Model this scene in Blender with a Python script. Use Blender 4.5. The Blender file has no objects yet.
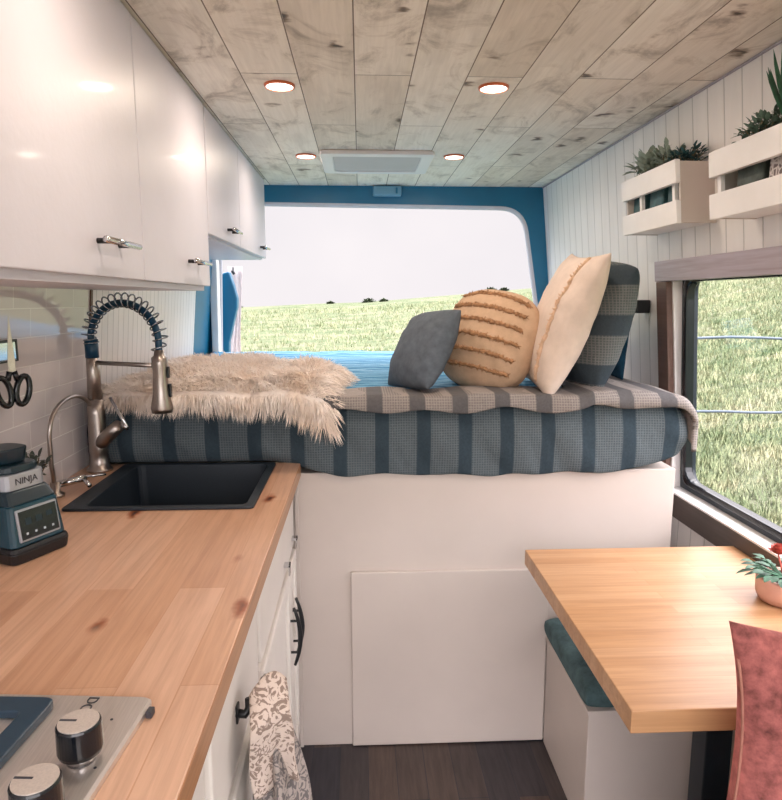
import bpy, bmesh, math, random
from math import sin, cos, pi, radians, sqrt
from mathutils import Vector, Matrix, noise
random.seed(7)
SC = bpy.context.scene
COL = SC.collection

# ------------------------------------------------------------------ materials
def new_mat(name):
    m = bpy.data.materials.new(name); m.use_nodes = True
    nt = m.node_tree
    b = nt.nodes['Principled BSDF']
    return m, nt, b
def N(nt, t, **kw):
    n = nt.nodes.new(t)
    for k, v in kw.items():
        if k.startswith('i_'):
            n.inputs[k[2:].replace('_', ' ')].default_value = v
        else: setattr(n, k, v)
    return n
def L(nt, a, b): nt.links.new(a, b)
def srgb(c):
    f = lambda v: v/12.92 if v <= .04045 else ((v+.055)/1.055)**2.4
    return tuple(f(x/255) for x in c) + (1,)
def ramp(nt, fac, stops):
    r = N(nt, 'ShaderNodeValToRGB')
    while len(r.color_ramp.elements) < len(stops): r.color_ramp.elements.new(.5)
    for e, (p, c) in zip(r.color_ramp.elements, stops): e.position = p; e.color = c
    L(nt, fac, r.inputs[0]); return r.outputs[0]
def mix(nt, fac, a, b, mode='MIX'):
    m = N(nt, 'ShaderNodeMix', data_type='RGBA', blend_type=mode)
    for s, v in ((m.inputs[0], fac), (m.inputs[6], a), (m.inputs[7], b)):
        if hasattr(v, 'is_linked'): L(nt, v, s)
        else: s.default_value = v
    return m.outputs[2]
def math_(nt, op, a, b=0.0, c=None):
    m = N(nt, 'ShaderNodeMath', operation=op)
    for s, v in ((m.inputs[0], a), (m.inputs[1], b)) + (((m.inputs[2], c),) if c is not None else ()):
        if hasattr(v, 'is_linked'): L(nt, v, s)
        else: s.default_value = v
    return m.outputs[0]
def coords(nt, scale=(1, 1, 1), rot=(0, 0, 0), loc=(0, 0, 0)):
    tc = N(nt, 'ShaderNodeTexCoord'); mp = N(nt, 'ShaderNodeMapping')
    mp.inputs['Scale'].default_value = scale; mp.inputs['Rotation'].default_value = rot; mp.inputs['Location'].default_value = loc
    L(nt, tc.outputs['Object'], mp.inputs[0]); return mp.outputs[0]
def bump(nt, b, h, strength=.3, dist=.002):
    bp = N(nt, 'ShaderNodeBump'); bp.inputs['Strength'].default_value = strength; bp.inputs['Distance'].default_value = dist
    L(nt, h, bp.inputs['Height']); L(nt, bp.outputs[0], b.inputs['Normal'])
def noise_tex(nt, vec, scale, detail=4, rough=.55, dist=0):
    n = N(nt, 'ShaderNodeTexNoise'); n.inputs['Scale'].default_value = scale; n.inputs['Detail'].default_value = detail
    n.inputs['Roughness'].default_value = rough; n.inputs['Distortion'].default_value = dist
    L(nt, vec, n.inputs['Vector']); return n.outputs[0]

def plain(name, rgb, rough=.5, metal=0, var=.06, nscale=12, bstr=0, coat=0, bscale=200, spec=.5):
    m, nt, b = new_mat(name)
    c = srgb(rgb); v = coords(nt)
    n = noise_tex(nt, v, nscale, 5)
    d = tuple(x*(1-var*2) for x in c[:3]) + (1,); u = tuple(min(1, x*(1+var)) for x in c[:3]) + (1,)
    L(nt, ramp(nt, n, [(.3, d), (.7, u)]), b.inputs['Base Color'])
    b.inputs['Roughness'].default_value = rough; b.inputs['Metallic'].default_value = metal
    b.inputs['Specular IOR Level'].default_value = spec
    if coat: b.inputs['Coat Weight'].default_value = coat; b.inputs['Coat Roughness'].default_value = .08
    if bstr: bump(nt, b, noise_tex(nt, v, bscale, 3), bstr, .002)
    return m

def butcher(name, c1, c2, c3, along='Y', stave=.042, knots=True, rough=.28, length=.5):
    m, nt, b = new_mat(name)
    rz = pi/2 if along == 'Y' else 0
    v = coords(nt, rot=(0, 0, rz))
    br = N(nt, 'ShaderNodeTexBrick'); br.offset = .37; br.offset_frequency = 2; br.squash = 1
    for k, val in (('Scale', 1), ('Mortar Size', .0011), ('Mortar Smooth', .3), ('Bias', 0), ('Brick Width', length), ('Row Height', stave)):
        br.inputs[k].default_value = val
    br.inputs['Color1'].default_value = (0, 0, 0, 1); br.inputs['Color2'].default_value = (1, 1, 1, 1); br.inputs['Mortar'].default_value = (0.1, .1, .1, 1)
    L(nt, v, br.inputs['Vector'])
    base = ramp(nt, br.outputs['Color'], [(0, srgb(c1)), (.5, srgb(c2)), (1, srgb(c3))])
    yy = along == 'Y'
    g = coords(nt, scale=(28, 1.2, 28) if yy else (1.2, 28, 28))
    gr = noise_tex(nt, g, 3.0, 6, .6, .6)
    base = mix(nt, .55, base, ramp(nt, gr, [(.3, (.62, .55, .5, 1)), (.6, (1, 1, 1, 1))]), 'MULTIPLY')
    bl = noise_tex(nt, coords(nt, scale=(3, 1, 3) if yy else (1, 3, 3)), 5, 3)
    base = mix(nt, .5, base, ramp(nt, bl, [(.3, (.85, .8, .76, 1)), (.65, (1.0, 1.0, 1.0, 1))]), 'MULTIPLY')
    if knots:
        vo = N(nt, 'ShaderNodeTexVoronoi'); vo.inputs['Scale'].default_value = 5.5
        dn = noise_tex(nt, coords(nt), 14, 3)
        dv = N(nt, 'ShaderNodeVectorMath', operation='ADD'); L(nt, coords(nt, scale=(1.5, .55, 1) if yy else (.55, 1.5, 1)), dv.inputs[0])
        sc = N(nt, 'ShaderNodeVectorMath', operation='SCALE'); sc.inputs['Scale'].default_value = .06
        cmb = N(nt, 'ShaderNodeCombineXYZ'); L(nt, dn, cmb.inputs[0]); L(nt, noise_tex(nt, coords(nt, loc=(3, 1, 0)), 14, 3), cmb.inputs[1])
        L(nt, cmb.outputs[0], sc.inputs[0]); L(nt, sc.outputs[0], dv.inputs[1]); L(nt, dv.outputs[0], vo.inputs['Vector'])
        k = ramp(nt, vo.outputs['Distance'], [(.03, srgb((70, 38, 22))), (.07, srgb((190, 140, 105))), (.14, (1, 1, 1, 1))])
        gate = noise_tex(nt, coords(nt, loc=(5, 0, 0)), 3.2, 1)
        gt = ramp(nt, gate, [(.40, (0, 0, 0, 1)), (.46, (1, 1, 1, 1))])
        base = mix(nt, gt, base, mix(nt, 1.0, base, k, 'MULTIPLY'))
    L(nt, base, b.inputs['Base Color'])
    b.inputs['Roughness'].default_value = rough; b.inputs['Specular IOR Level'].default_value = .5
    b.inputs['Coat Weight'].default_value = .25; b.inputs['Coat Roughness'].default_value = .2
    bump(nt, b, br.outputs['Fac'], .25, -.0008)
    return m

def ceiling_mat():
    m, nt, b = new_mat('whitewashed_pine')
    v = coords(nt, rot=(0, 0, pi/2), loc=(0, .306-.148*4, 0))
    # rotated: x' = -y? plank rows run across world X
    br = N(nt, 'ShaderNodeTexBrick'); br.offset = .43; br.squash = 1
    for k, val in (('Scale', 1), ('Mortar Size', .0018), ('Mortar Smooth', .4), ('Brick Width', 1.15), ('Row Height', .148)):
        br.inputs[k].default_value = val
    br.inputs['Color1'].default_value = (0, 0, 0, 1); br.inputs['Color2'].default_value = (1, 1, 1, 1); br.inputs['Mortar'].default_value = (0.5, .5, .5, 1)
    tc = N(nt, 'ShaderNodeTexCoord'); sep = N(nt, 'ShaderNodeSeparateXYZ'); L(nt, tc.outputs['Object'], sep.inputs[0])
    cmb = N(nt, 'ShaderNodeCombineXYZ'); L(nt, sep.outputs[1], cmb.inputs[0])
    L(nt, math_(nt, 'ADD', sep.outputs[0], .306+.148*6), cmb.inputs[1])
    L(nt, cmb.outputs[0], br.inputs['Vector'])
    base = ramp(nt, br.outputs['Color'], [(0, srgb((228, 214, 198))), (.35, srgb((246, 236, 224))), (.7, srgb((248, 240, 230))), (1, srgb((236, 222, 206)))])
    shift = N(nt, 'ShaderNodeCombineXYZ'); L(nt, br.outputs['Color'], shift.inputs[0]); L(nt, br.outputs['Color'], shift.inputs[2])
    sh = N(nt, 'ShaderNodeVectorMath', operation='SCALE'); sh.inputs['Scale'].default_value = 7; L(nt, shift.outputs[0], sh.inputs[0])
    def vv(scale):
        a = N(nt, 'ShaderNodeVectorMath', operation='ADD'); L(nt, tc.outputs['Object'], a.inputs[0]); L(nt, sh.outputs[0], a.inputs[1])
        mp = N(nt, 'ShaderNodeMapping'); mp.inputs['Scale'].default_value = scale; L(nt, a.outputs[0], mp.inputs[0]); return mp.outputs[0]
    # grain: wavy growth rings stretched along the board
    w = N(nt, 'ShaderNodeTexWave', wave_type='RINGS', rings_direction='X'); w.inputs['Scale'].default_value = 9; w.inputs['Distortion'].default_value = 5
    w.inputs['Detail'].default_value = 3; w.inputs['Detail Scale'].default_value = 1.3; L(nt, vv((.8, .22, 3)), w.inputs['Vector'])
    base = mix(nt, .16, base, ramp(nt, w.outputs[1], [(.2, (.45, .4, .36, 1)), (.6, (1.1, 1.1, 1.1, 1))]), 'MULTIPLY')
    fg = noise_tex(nt, vv((26, 1.4, 5)), 4, 5, .6)
    base = mix(nt, .25, base, ramp(nt, fg, [(.3, (.6, .56, .52, 1)), (.62, (1, 1, 1, 1))]), 'MULTIPLY')
    # broad grey smudges, patchy
    st = noise_tex(nt, vv((3.4, 2.2, 2)), 2.1, 7, .68, 1.2)
    base = mix(nt, .6, base, ramp(nt, st, [(.30, srgb((136, 122, 112))), (.43, (.80, .77, .74, 1)), (.50, (1, 1, 1, 1))]), 'MULTIPLY')
    # knots
    vo = N(nt, 'ShaderNodeTexVoronoi'); vo.inputs['Scale'].default_value = 3.9; vo.inputs['Randomness'].default_value = 1
    add = N(nt, 'ShaderNodeVectorMath', operation='ADD'); L(nt, vv((1.5, 1.2, 1)), add.inputs[0])
    nz = N(nt, 'ShaderNodeTexNoise'); nz.inputs['Scale'].default_value = 9; nz.inputs['Detail'].default_value = 4; L(nt, vv((1, 2, 1)), nz.inputs['Vector'])
    s2 = N(nt, 'ShaderNodeVectorMath', operation='SCALE'); s2.inputs['Scale'].default_value = .22; L(nt, nz.outputs[1], s2.inputs[0]); L(nt, s2.outputs[0], add.inputs[1])
    L(nt, add.outputs[0], vo.inputs['Vector'])
    base = mix(nt, .95, base, ramp(nt, vo.outputs['Distance'], [(.045, srgb((62, 50, 46))), (.085, srgb((150, 134, 122))), (.15, (.92, .9, .89, 1)), (.22, (1, 1, 1, 1))]), 'MULTIPLY')
    # joints between boards
    base = mix(nt, br.outputs['Fac'], base, srgb((120, 100, 86)))
    L(nt, base, b.inputs['Base Color']); b.inputs['Roughness'].default_value = .6
    bump(nt, b, math_(nt, 'ADD', math_(nt, 'MULTIPLY', br.outputs['Fac'], -1), math_(nt, 'MULTIPLY', fg, .15)), .5, .004)
    return m

def board_mat(name, rgb, pitch, gw=.045, off=0, rough=.4, groove=.55):
    """painted vertical boards: grooves at a pitch along world Y"""
    m, nt, b = new_mat(name)
    tc = N(nt, 'ShaderNodeTexCoord'); sep = N(nt, 'ShaderNodeSeparateXYZ'); L(nt, tc.outputs['Object'], sep.inputs[0])
    p = math_(nt, 'FRACT', math_(nt, 'DIVIDE', math_(nt, 'ADD', sep.outputs[1], 10+off), pitch))
    d = math_(nt, 'ABSOLUTE', math_(nt, 'SUBTRACT', p, .5))
    g = ramp(nt, d, [(0, (0, 0, 0, 1)), (gw, (1, 1, 1, 1))])
    c = srgb(rgb)
    n = noise_tex(nt, coords(nt, scale=(3, 3, .6)), 6, 5)
    base = ramp(nt, n, [(.3, tuple(x*.93 for x in c[:3])+(1,)), (.65, c)])
    base = mix(nt, g, tuple(x*groove for x in c[:3])+(1,), base)
    L(nt, base, b.inputs['Base Color']); b.inputs['Roughness'].default_value = rough
    bump(nt, b, g, .6, .003)
    return m

def plank_dark():
    m, nt, b = new_mat('dark_vinyl_planks')
    tc = N(nt, 'ShaderNodeTexCoord'); sep = N(nt, 'ShaderNodeSeparateXYZ'); L(nt, tc.outputs['Object'], sep.inputs[0])
    cmb = N(nt, 'ShaderNodeCombineXYZ'); L(nt, sep.outputs[1], cmb.inputs[0]); L(nt, math_(nt, 'ADD', sep.outputs[0], 5), cmb.inputs[1])
    br = N(nt, 'ShaderNodeTexBrick'); br.offset = .37
    for k, val in (('Scale', 1), ('Mortar Size', .001), ('Brick Width', .62), ('Row Height', .085)): br.inputs[k].default_value = val
    br.inputs['Color1'].default_value = (0, 0, 0, 1); br.inputs['Color2'].default_value = (1, 1, 1, 1); br.inputs['Mortar'].default_value = (0, 0, 0, 1)
    L(nt, cmb.outputs[0], br.inputs['Vector'])
    base = ramp(nt, br.outputs['Color'], [(0, srgb((34, 40, 54))), (.35, srgb((86, 72, 66))), (.6, srgb((40, 44, 54))), (1, srgb((112, 90, 76)))])
    g = noise_tex(nt, coords(nt, scale=(22, 2, 5)), 3, 6, .65, .4)
    base = mix(nt, .8, base, ramp(nt, g, [(.3, (.4, .4, .45, 1)), (.7, (1.2, 1.15, 1.1, 1))]), 'MULTIPLY')
    L(nt, base, b.inputs['Base Color']); b.inputs['Roughness'].default_value = .45
    bump(nt, b, g, .2, .001); return m

def tile_mat():
    m, nt, b = new_mat('white_subway_tile')
    tc = N(nt, 'ShaderNodeTexCoord'); sep = N(nt, 'ShaderNodeSeparateXYZ'); L(nt, tc.outputs['Object'], sep.inputs[0])
    cmb = N(nt, 'ShaderNodeCombineXYZ'); L(nt, math_(nt, 'ADD', sep.outputs[1], 3.03), cmb.inputs[0]); L(nt, math_(nt, 'ADD', sep.outputs[2], .015), cmb.inputs[1])
    br = N(nt, 'ShaderNodeTexBrick'); br.offset = .5
    for k, val in (('Scale', 1), ('Mortar Size', .0016), ('Mortar Smooth', .2), ('Brick Width', .15), ('Row Height', .066)): br.inputs[k].default_value = val
    br.inputs['Color1'].default_value = srgb((214, 208, 212)); br.inputs['Color2'].default_value = srgb((222, 217, 220)); br.inputs['Mortar'].default_value = srgb((240, 238, 238))
    L(nt, cmb.outputs[0], br.inputs['Vector'])
    L(nt, br.outputs['Color'], b.inputs['Base Color'])
    b.inputs['Roughness'].default_value = .06; b.inputs['Specular IOR Level'].default_value = .8
    h = math_(nt, 'ADD', math_(nt, 'MULTIPLY', br.outputs['Fac'], -1), math_(nt, 'MULTIPLY', noise_tex(nt, coords(nt), 9, 1), .6))
    bump(nt, b, h, .35, .002); return m

def plaid(name, dark, light, thread, period=.122, axis=0, band=.30, off=0.0, fine=.0075, cross=0):
    """stripes across an axis with a fine woven check in the light bands"""
    m, nt, b = new_mat(name)
    tc = N(nt, 'ShaderNodeTexCoord'); sep = N(nt, 'ShaderNodeSeparateXYZ'); L(nt, tc.outputs['Object'], sep.inputs[0])
    a = sep.outputs[axis]
    p = math_(nt, 'FRACT', math_(nt, 'DIVIDE', math_(nt, 'ADD', a, 10+off), period))
    g = ramp(nt, p, [(0, (0, 0, 0, 1)), (band-.03, (0, 0, 0, 1)), (band, (1, 1, 1, 1)), (.96, (1, 1, 1, 1)), (.99, (0, 0, 0, 1))])
    th = []
    for ax in (0, 1, 2):
        f = math_(nt, 'FRACT', math_(nt, 'DIVIDE', math_(nt, 'ADD', sep.outputs[ax], 10), fine))
        th.append(math_(nt, 'LESS_THAN', f, .3))
    t = math_(nt, 'MAXIMUM', th[axis], math_(nt, 'MAXIMUM', th[2] if axis != 2 else th[0], 0))
    lt = mix(nt, math_(nt, 'MULTIPLY', t, .5), srgb(light), srgb(thread))
    base = mix(nt, g, srgb(dark), lt)
    if cross:
        q = math_(nt, 'FRACT', math_(nt, 'DIVIDE', math_(nt, 'ADD', sep.outputs[2], 10.03), cross))
        base = mix(nt, math_(nt, 'MULTIPLY', math_(nt, 'LESS_THAN', q, .3), .75), base, srgb(dark))
    n = noise_tex(nt, coords(nt), 160, 3)
    base = mix(nt, .4, base, ramp(nt, n, [(.3, (.6, .6, .6, 1)), (.7, (1.1, 1.1, 1.1, 1))]), 'MULTIPLY')
    L(nt, base, b.inputs['Base Color']); b.inputs['Roughness'].default_value = .85
    b.inputs['Specular IOR Level'].default_value = .2
    bump(nt, b, noise_tex(nt, coords(nt, scale=(1, 1, .5)), 22, 5), .5, .01); return m

def fabric(name, rgb, var=.12, nscale=30, bstr=.4, bscale=350, rough=.9, sheen=0):
    m, nt, b = new_mat(name); c = srgb(rgb)
    n = noise_tex(nt, coords(nt), nscale, 5, .65)
    L(nt, ramp(nt, n, [(.3, tuple(x*(1-2*var) for x in c[:3])+(1,)), (.7, tuple(min(1, x*(1+var)) for x in c[:3])+(1,))]), b.inputs['Base Color'])
    b.inputs['Roughness'].default_value = rough; b.inputs['Specular IOR Level'].default_value = .2
    if sheen: b.inputs['Sheen Weight'].default_value = sheen; b.inputs['Sheen Roughness'].default_value = .4; b.inputs['Sheen Tint'].default_value = tuple(min(1, x*1.6) for x in c[:3])+(1,)
    bump(nt, b, noise_tex(nt, coords(nt), bscale, 3), bstr, .002); return m

def brushed(name, rgb, rough=.28, scale=(1, 60, 60)):
    m, nt, b = new_mat(name); c = srgb(rgb)
    n = noise_tex(nt, coords(nt, scale=scale), 12, 4)
    L(nt, ramp(nt, n, [(.3, tuple(x*.85 for x in c[:3])+(1,)), (.7, c)]), b.inputs['Base Color'])
    b.inputs['Metallic'].default_value = 1; b.inputs['Roughness'].default_value = rough
    return m

M = {}
M['ceil'] = ceiling_mat()
M['boards'] = board_mat('white_board_wall', (243, 240, 239), .082)
M['bead'] = board_mat('white_beadboard', (246, 242, 241), .045, gw=.06)
M['floor'] = plank_dark()
M['tile'] = tile_mat()
M['cabinet'] = plain('white_gloss_cabinet_paint', (216, 213, 224), .42, var=.02, nscale=5, bstr=.2, bscale=70, coat=.05, spec=.4)
M['cabinet_low'] = plain('cream_cabinet_paint', (232, 226, 220), .4, var=.02, nscale=6)
M['bedpaint'] = plain('off_white_painted_ply', (203, 192, 185), .5, var=.03, nscale=3, bstr=.08, bscale=30)
M['white'] = plain('white_paint', (246, 244, 244), .45, var=.02)
M['whiteplastic'] = plain('white_plastic', (232, 228, 230), .4, var=.01)
M['greyplastic'] = plain('pale_grey_vent', (190, 184, 188), .5, var=.02)
M['teal'] = plain('teal_metal_paint', (14, 108, 146), .35, var=.06, nscale=6)
M['paleblue'] = plain('pale_blue_plastic', (110, 160, 190), .4, var=.03)
M['seal'] = plain('pale_seal_strip', (205, 205, 215), .5, var=.03)
M['rubber'] = plain('black_rubber', (12, 26, 38), .45, var=.1)
M['chrome'] = brushed('chrome', (215, 215, 218), .12)
M['nickel'] = brushed('brushed_nickel', (176, 166, 160), .3)
M['coil'] = brushed('coil_steel', (150, 158, 168), .22)
M['hose'] = plain('blue_black_hose', (10, 62, 92), .4)
M['black'] = plain('black_metal', (20, 22, 27), .4)
M['blackgloss'] = plain('black_gloss', (12, 18, 26), .15)
M['sink'] = plain('black_composite_sink', (26, 36, 46), .5, var=.1, nscale=300, bstr=.1, bscale=600)
M['steel'] = brushed('brushed_steel', (226, 218, 212), .34, (60, 2, 60))
M['steel'].node_tree.nodes['Principled BSDF'].inputs['Metallic'].default_value = .7
M['stoveglass'] = plain('blue_black_stove_lid', (44, 66, 84), .3)
M['knobtop'] = brushed('knob_top', (232, 222, 214), .35, (40, 40, 1))
M['knobtop'].node_tree.nodes['Principled BSDF'].inputs['Metallic'].default_value = .5
M['counter'] = butcher('birch_butcher_block', (202, 156, 126), (214, 170, 140), (222, 182, 156), 'Y', .075, True, .28, .75)
M['table'] = butcher('beech_table_top', (182, 138, 98), (190, 147, 107), (196, 155, 118), 'X', .034, False, .3, .42)
M['table'].node_tree.nodes['Principled BSDF'].inputs['Coat Weight'].default_value = .05; M['table'].node_tree.nodes['Principled BSDF'].inputs['Roughness'].default_value = .38
M['grain'] = butcher('edge_grain', (176, 124, 84), (190, 138, 96), (198, 148, 108), 'Y', .3, False, .4, 2)
M['barnwood_grey'] = butcher('grey_reclaimed_wood', (176, 170, 184), (184, 178, 190), (192, 186, 196), 'Y', .3, False, .7, 3)
M['barnwood_red'] = butcher('dark_red_brown_wood', (96, 70, 62), (104, 76, 66), (112, 84, 74), 'Y', .3, False, .7, 3)
M['barnwood_dark'] = butcher('dark_reclaimed_wood', (74, 64, 62), (84, 74, 70), (92, 80, 76), 'Y', .3, False, .7, 3)
M['plaid'] = plaid('grey_plaid_cotton', (54, 68, 78), (78, 90, 98), (122, 128, 130), .122, 0, .32, .06)
M['plaid_flap'] = plaid('brown_grey_plaid_cotton', (96, 94, 96), (128, 122, 120), (176, 166, 160), .122, 0, .36, .04)
M['plaid_pillow'] = plaid('pillow_plaid', (62, 72, 80), (90, 96, 98), (136, 136, 134), .15, 2, .4, .03, .008)
M['blue'] = plaid('blue_striped_blanket', (54, 120, 160), (90, 150, 184), (150, 190, 212), .05, 1, .4, 0, .012)
M['darkteal_fab'] = fabric('dark_teal_fabric', (20, 52, 70))
M['slate'] = fabric('slate_blue_fabric', (98, 106, 116), .12, 40)
M['slate_back'] = fabric('pale_grey_fabric', (150, 150, 152), .12, 40)
M['tan'] = fabric('tan_cotton', (204, 172, 144), .08, 20)
M['tanfringe'] = fabric('tan_tufted_yarn', (176, 134, 100), .2, 90, .8, 150)
M['cream'] = fabric('cream_cotton', (222, 204, 192), .06, 14)
M['creamfringe'] = fabric('cream_tufted_yarn', (222, 188, 160), .12, 60, .8, 150)
M['green_cush'] = fabric('dark_green_velvet', (76, 98, 102), .25, 26, .4, 120, .85, .3)
M['pink'] = fabric('dusty_rose_velvet', (172, 102, 98), .35, 30, .6, 60, .8, .5)
M['pinkedge'] = fabric('tan_piping', (176, 122, 108), .1)
M['curtain'] = fabric('pale_pink_curtain', (218, 205, 206), .06)
M['pot_pink'] = plain('pale_pink_ceramic', (226, 180, 166), .35)
M['soil'] = plain('dark_soil', (48, 38, 32), .95, var=.2, nscale=90)
M['sage'] = plain('sage_leaf', (158, 172, 158), .6, var=.2, nscale=40)
M['leaf_dark'] = plain('dark_green_leaf', (106, 132, 116), .5, var=.25, nscale=40)
M['leaf_blue'] = plain('blue_green_leaf', (52, 92, 98), .5, var=.25, nscale=40)
M['leaf_green'] = plain('green_leaf', (66, 112, 86), .5, var=.25, nscale=40)
M['leaf_olive'] = plain('olive_leaf', (72, 82, 76), .55, var=.25, nscale=40)
M['red'] = plain('red_flower', (196, 92, 80), .6, var=.2, nscale=80)
M['stem'] = plain('brown_stem', (110, 95, 70), .7)
M['ninja'] = plain('teal_black_plastic', (18, 42, 54), .3, var=.08)
M['ninja_face'] = plain('glossy_teal_plastic', (24, 62, 78), .2, var=.05)
M['display'] = plain('black_display', (14, 18, 28), .15)
M['silver'] = plain('silver_plastic', (172, 178, 188), .35, metal=.6, var=.03)
M['label'] = plain('dark_lettering', (58, 58, 66), .5)
M['dot'] = plain('white_print', (190, 200, 210), .5)
M['copper'] = plain('copper_rim', (214, 120, 84), .35, metal=.5)
M['phone'] = plain('black_glass', (12, 20, 26), .2)

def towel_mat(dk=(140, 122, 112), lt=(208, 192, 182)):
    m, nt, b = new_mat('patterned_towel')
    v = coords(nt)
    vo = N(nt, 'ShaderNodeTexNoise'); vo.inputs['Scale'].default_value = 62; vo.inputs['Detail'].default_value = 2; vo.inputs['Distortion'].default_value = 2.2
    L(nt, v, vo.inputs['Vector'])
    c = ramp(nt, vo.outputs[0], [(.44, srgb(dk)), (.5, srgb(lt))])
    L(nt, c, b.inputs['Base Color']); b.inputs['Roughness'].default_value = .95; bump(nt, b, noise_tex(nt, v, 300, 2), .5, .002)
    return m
M['towel'] = towel_mat()
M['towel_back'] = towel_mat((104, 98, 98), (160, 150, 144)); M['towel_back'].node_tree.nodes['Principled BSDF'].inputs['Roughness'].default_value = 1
def knit_mat():
    m, nt, b = new_mat('embossed_white_pot')
    v = coords(nt); vo = N(nt, 'ShaderNodeTexVoronoi', feature='DISTANCE_TO_EDGE'); vo.inputs['Scale'].default_value = 70; L(nt, v, vo.inputs['Vector'])
    L(nt, ramp(nt, vo.outputs['Distance'], [(.05, srgb((212, 204, 202))), (.16, srgb((110, 96, 98)))]), b.inputs['Base Color']); b.inputs['Roughness'].default_value = .6
    return m
M['knit'] = knit_mat()
def fur_mat():
    m, nt, b = new_mat('cream_long_pile_fur')
    n = noise_tex(nt, coords(nt), 7, 4)
    n2 = noise_tex(nt, coords(nt), 60, 2)
    c = ramp(nt, n, [(.3, srgb((252, 236, 222))), (.55, srgb((253, 244, 238))), (.75, srgb((254, 250, 248)))])
    c = mix(nt, .5, c, ramp(nt, n2, [(.3, (.86, .82, .78, 1)), (.7, (1, 1, 1, 1))]), 'MULTIPLY')
    L(nt, c, b.inputs['Base Color']); b.inputs['Roughness'].default_value = .75; b.inputs['Specular IOR Level'].default_value = .25
    b.inputs['Subsurface Weight'].default_value = 0
    return m
M['fur'] = fur_mat()
def glass_mat(name='window_glass', tint=(1, 1, 1, 1), r=.0):
    m, nt, b = new_mat(name)
    nt.nodes.remove(b)
    out = nt.nodes['Material Output']
    t = N(nt, 'ShaderNodeBsdfTransparent'); t.inputs[0].default_value = tint
    g = N(nt, 'ShaderNodeBsdfGlossy'); g.inputs['Roughness'].default_value = .02
    mx = N(nt, 'ShaderNodeMixShader'); mx.inputs[0].default_value = .06
    L(nt, t.outputs[0], mx.inputs[1]); L(nt, g.outputs[0], mx.inputs[2]); L(nt, mx.outputs[0], out.inputs[0]); return m
M['glass'] = glass_mat()
def emit(name, col, s):
    m, nt, b = new_mat(name)
    b.inputs['Base Color'].default_value = (.8, .8, .8, 1)
    b.inputs['Emission Color'].default_value = col; b.inputs['Emission Strength'].default_value = s
    return m
M['lamp'] = emit('lamp_lens', (1, .9, .82, 1), 3.0)
def grass_mat():
    m, nt, b = new_mat('meadow_grass')
    tc = N(nt, 'ShaderNodeTexCoord')
    v1 = coords(nt, scale=(.4, 1.0, 1))
    a = noise_tex(nt, v1, .55, 7, .7, .5)
    base = ramp(nt, a, [(.32, srgb((72, 82, 66))), (.46, srgb((88, 94, 78))), (.56, srgb((102, 103, 89))), (.7, srgb((108, 106, 96)))])
    f = noise_tex(nt, coords(nt, scale=(1, 1, 2)), 16, 5, .85)
    base = mix(nt, .8, base, ramp(nt, f, [(.36, (.42, .5, .38, 1)), (.5, (.95, .98, .92, 1)), (.62, (1.35, 1.35, 1.3, 1))]), 'MULTIPLY')
    f3 = noise_tex(nt, coords(nt, scale=(1, 1, 1)), 45, 4, .9)
    base = mix(nt, .7, base, ramp(nt, f3, [(.38, (.45, .52, .42, 1)), (.5, (1, 1, .98, 1)), (.6, (1.4, 1.4, 1.35, 1))]), 'MULTIPLY')
    f2 = noise_tex(nt, coords(nt, scale=(1, 1, 1)), 2.2, 5, .8)
    base = mix(nt, .6, base, ramp(nt, f2, [(.36, (.62, .72, .58, 1)), (.52, (1, 1, 1, 1))]), 'MULTIPLY')
    L(nt, base, b.inputs['Base Color']); b.inputs['Roughness'].default_value = 1; b.inputs['Specular IOR Level'].default_value = 0
    return m
M['grass'] = grass_mat()
M['bush'] = plain('bush_leaves', (62, 74, 52), .9, var=.3, nscale=3)
M['wire'] = plain('blue_grey_wire', (70, 82, 96), .5)
M['post'] = plain('weathered_post', (120, 110, 100), .9)

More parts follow.
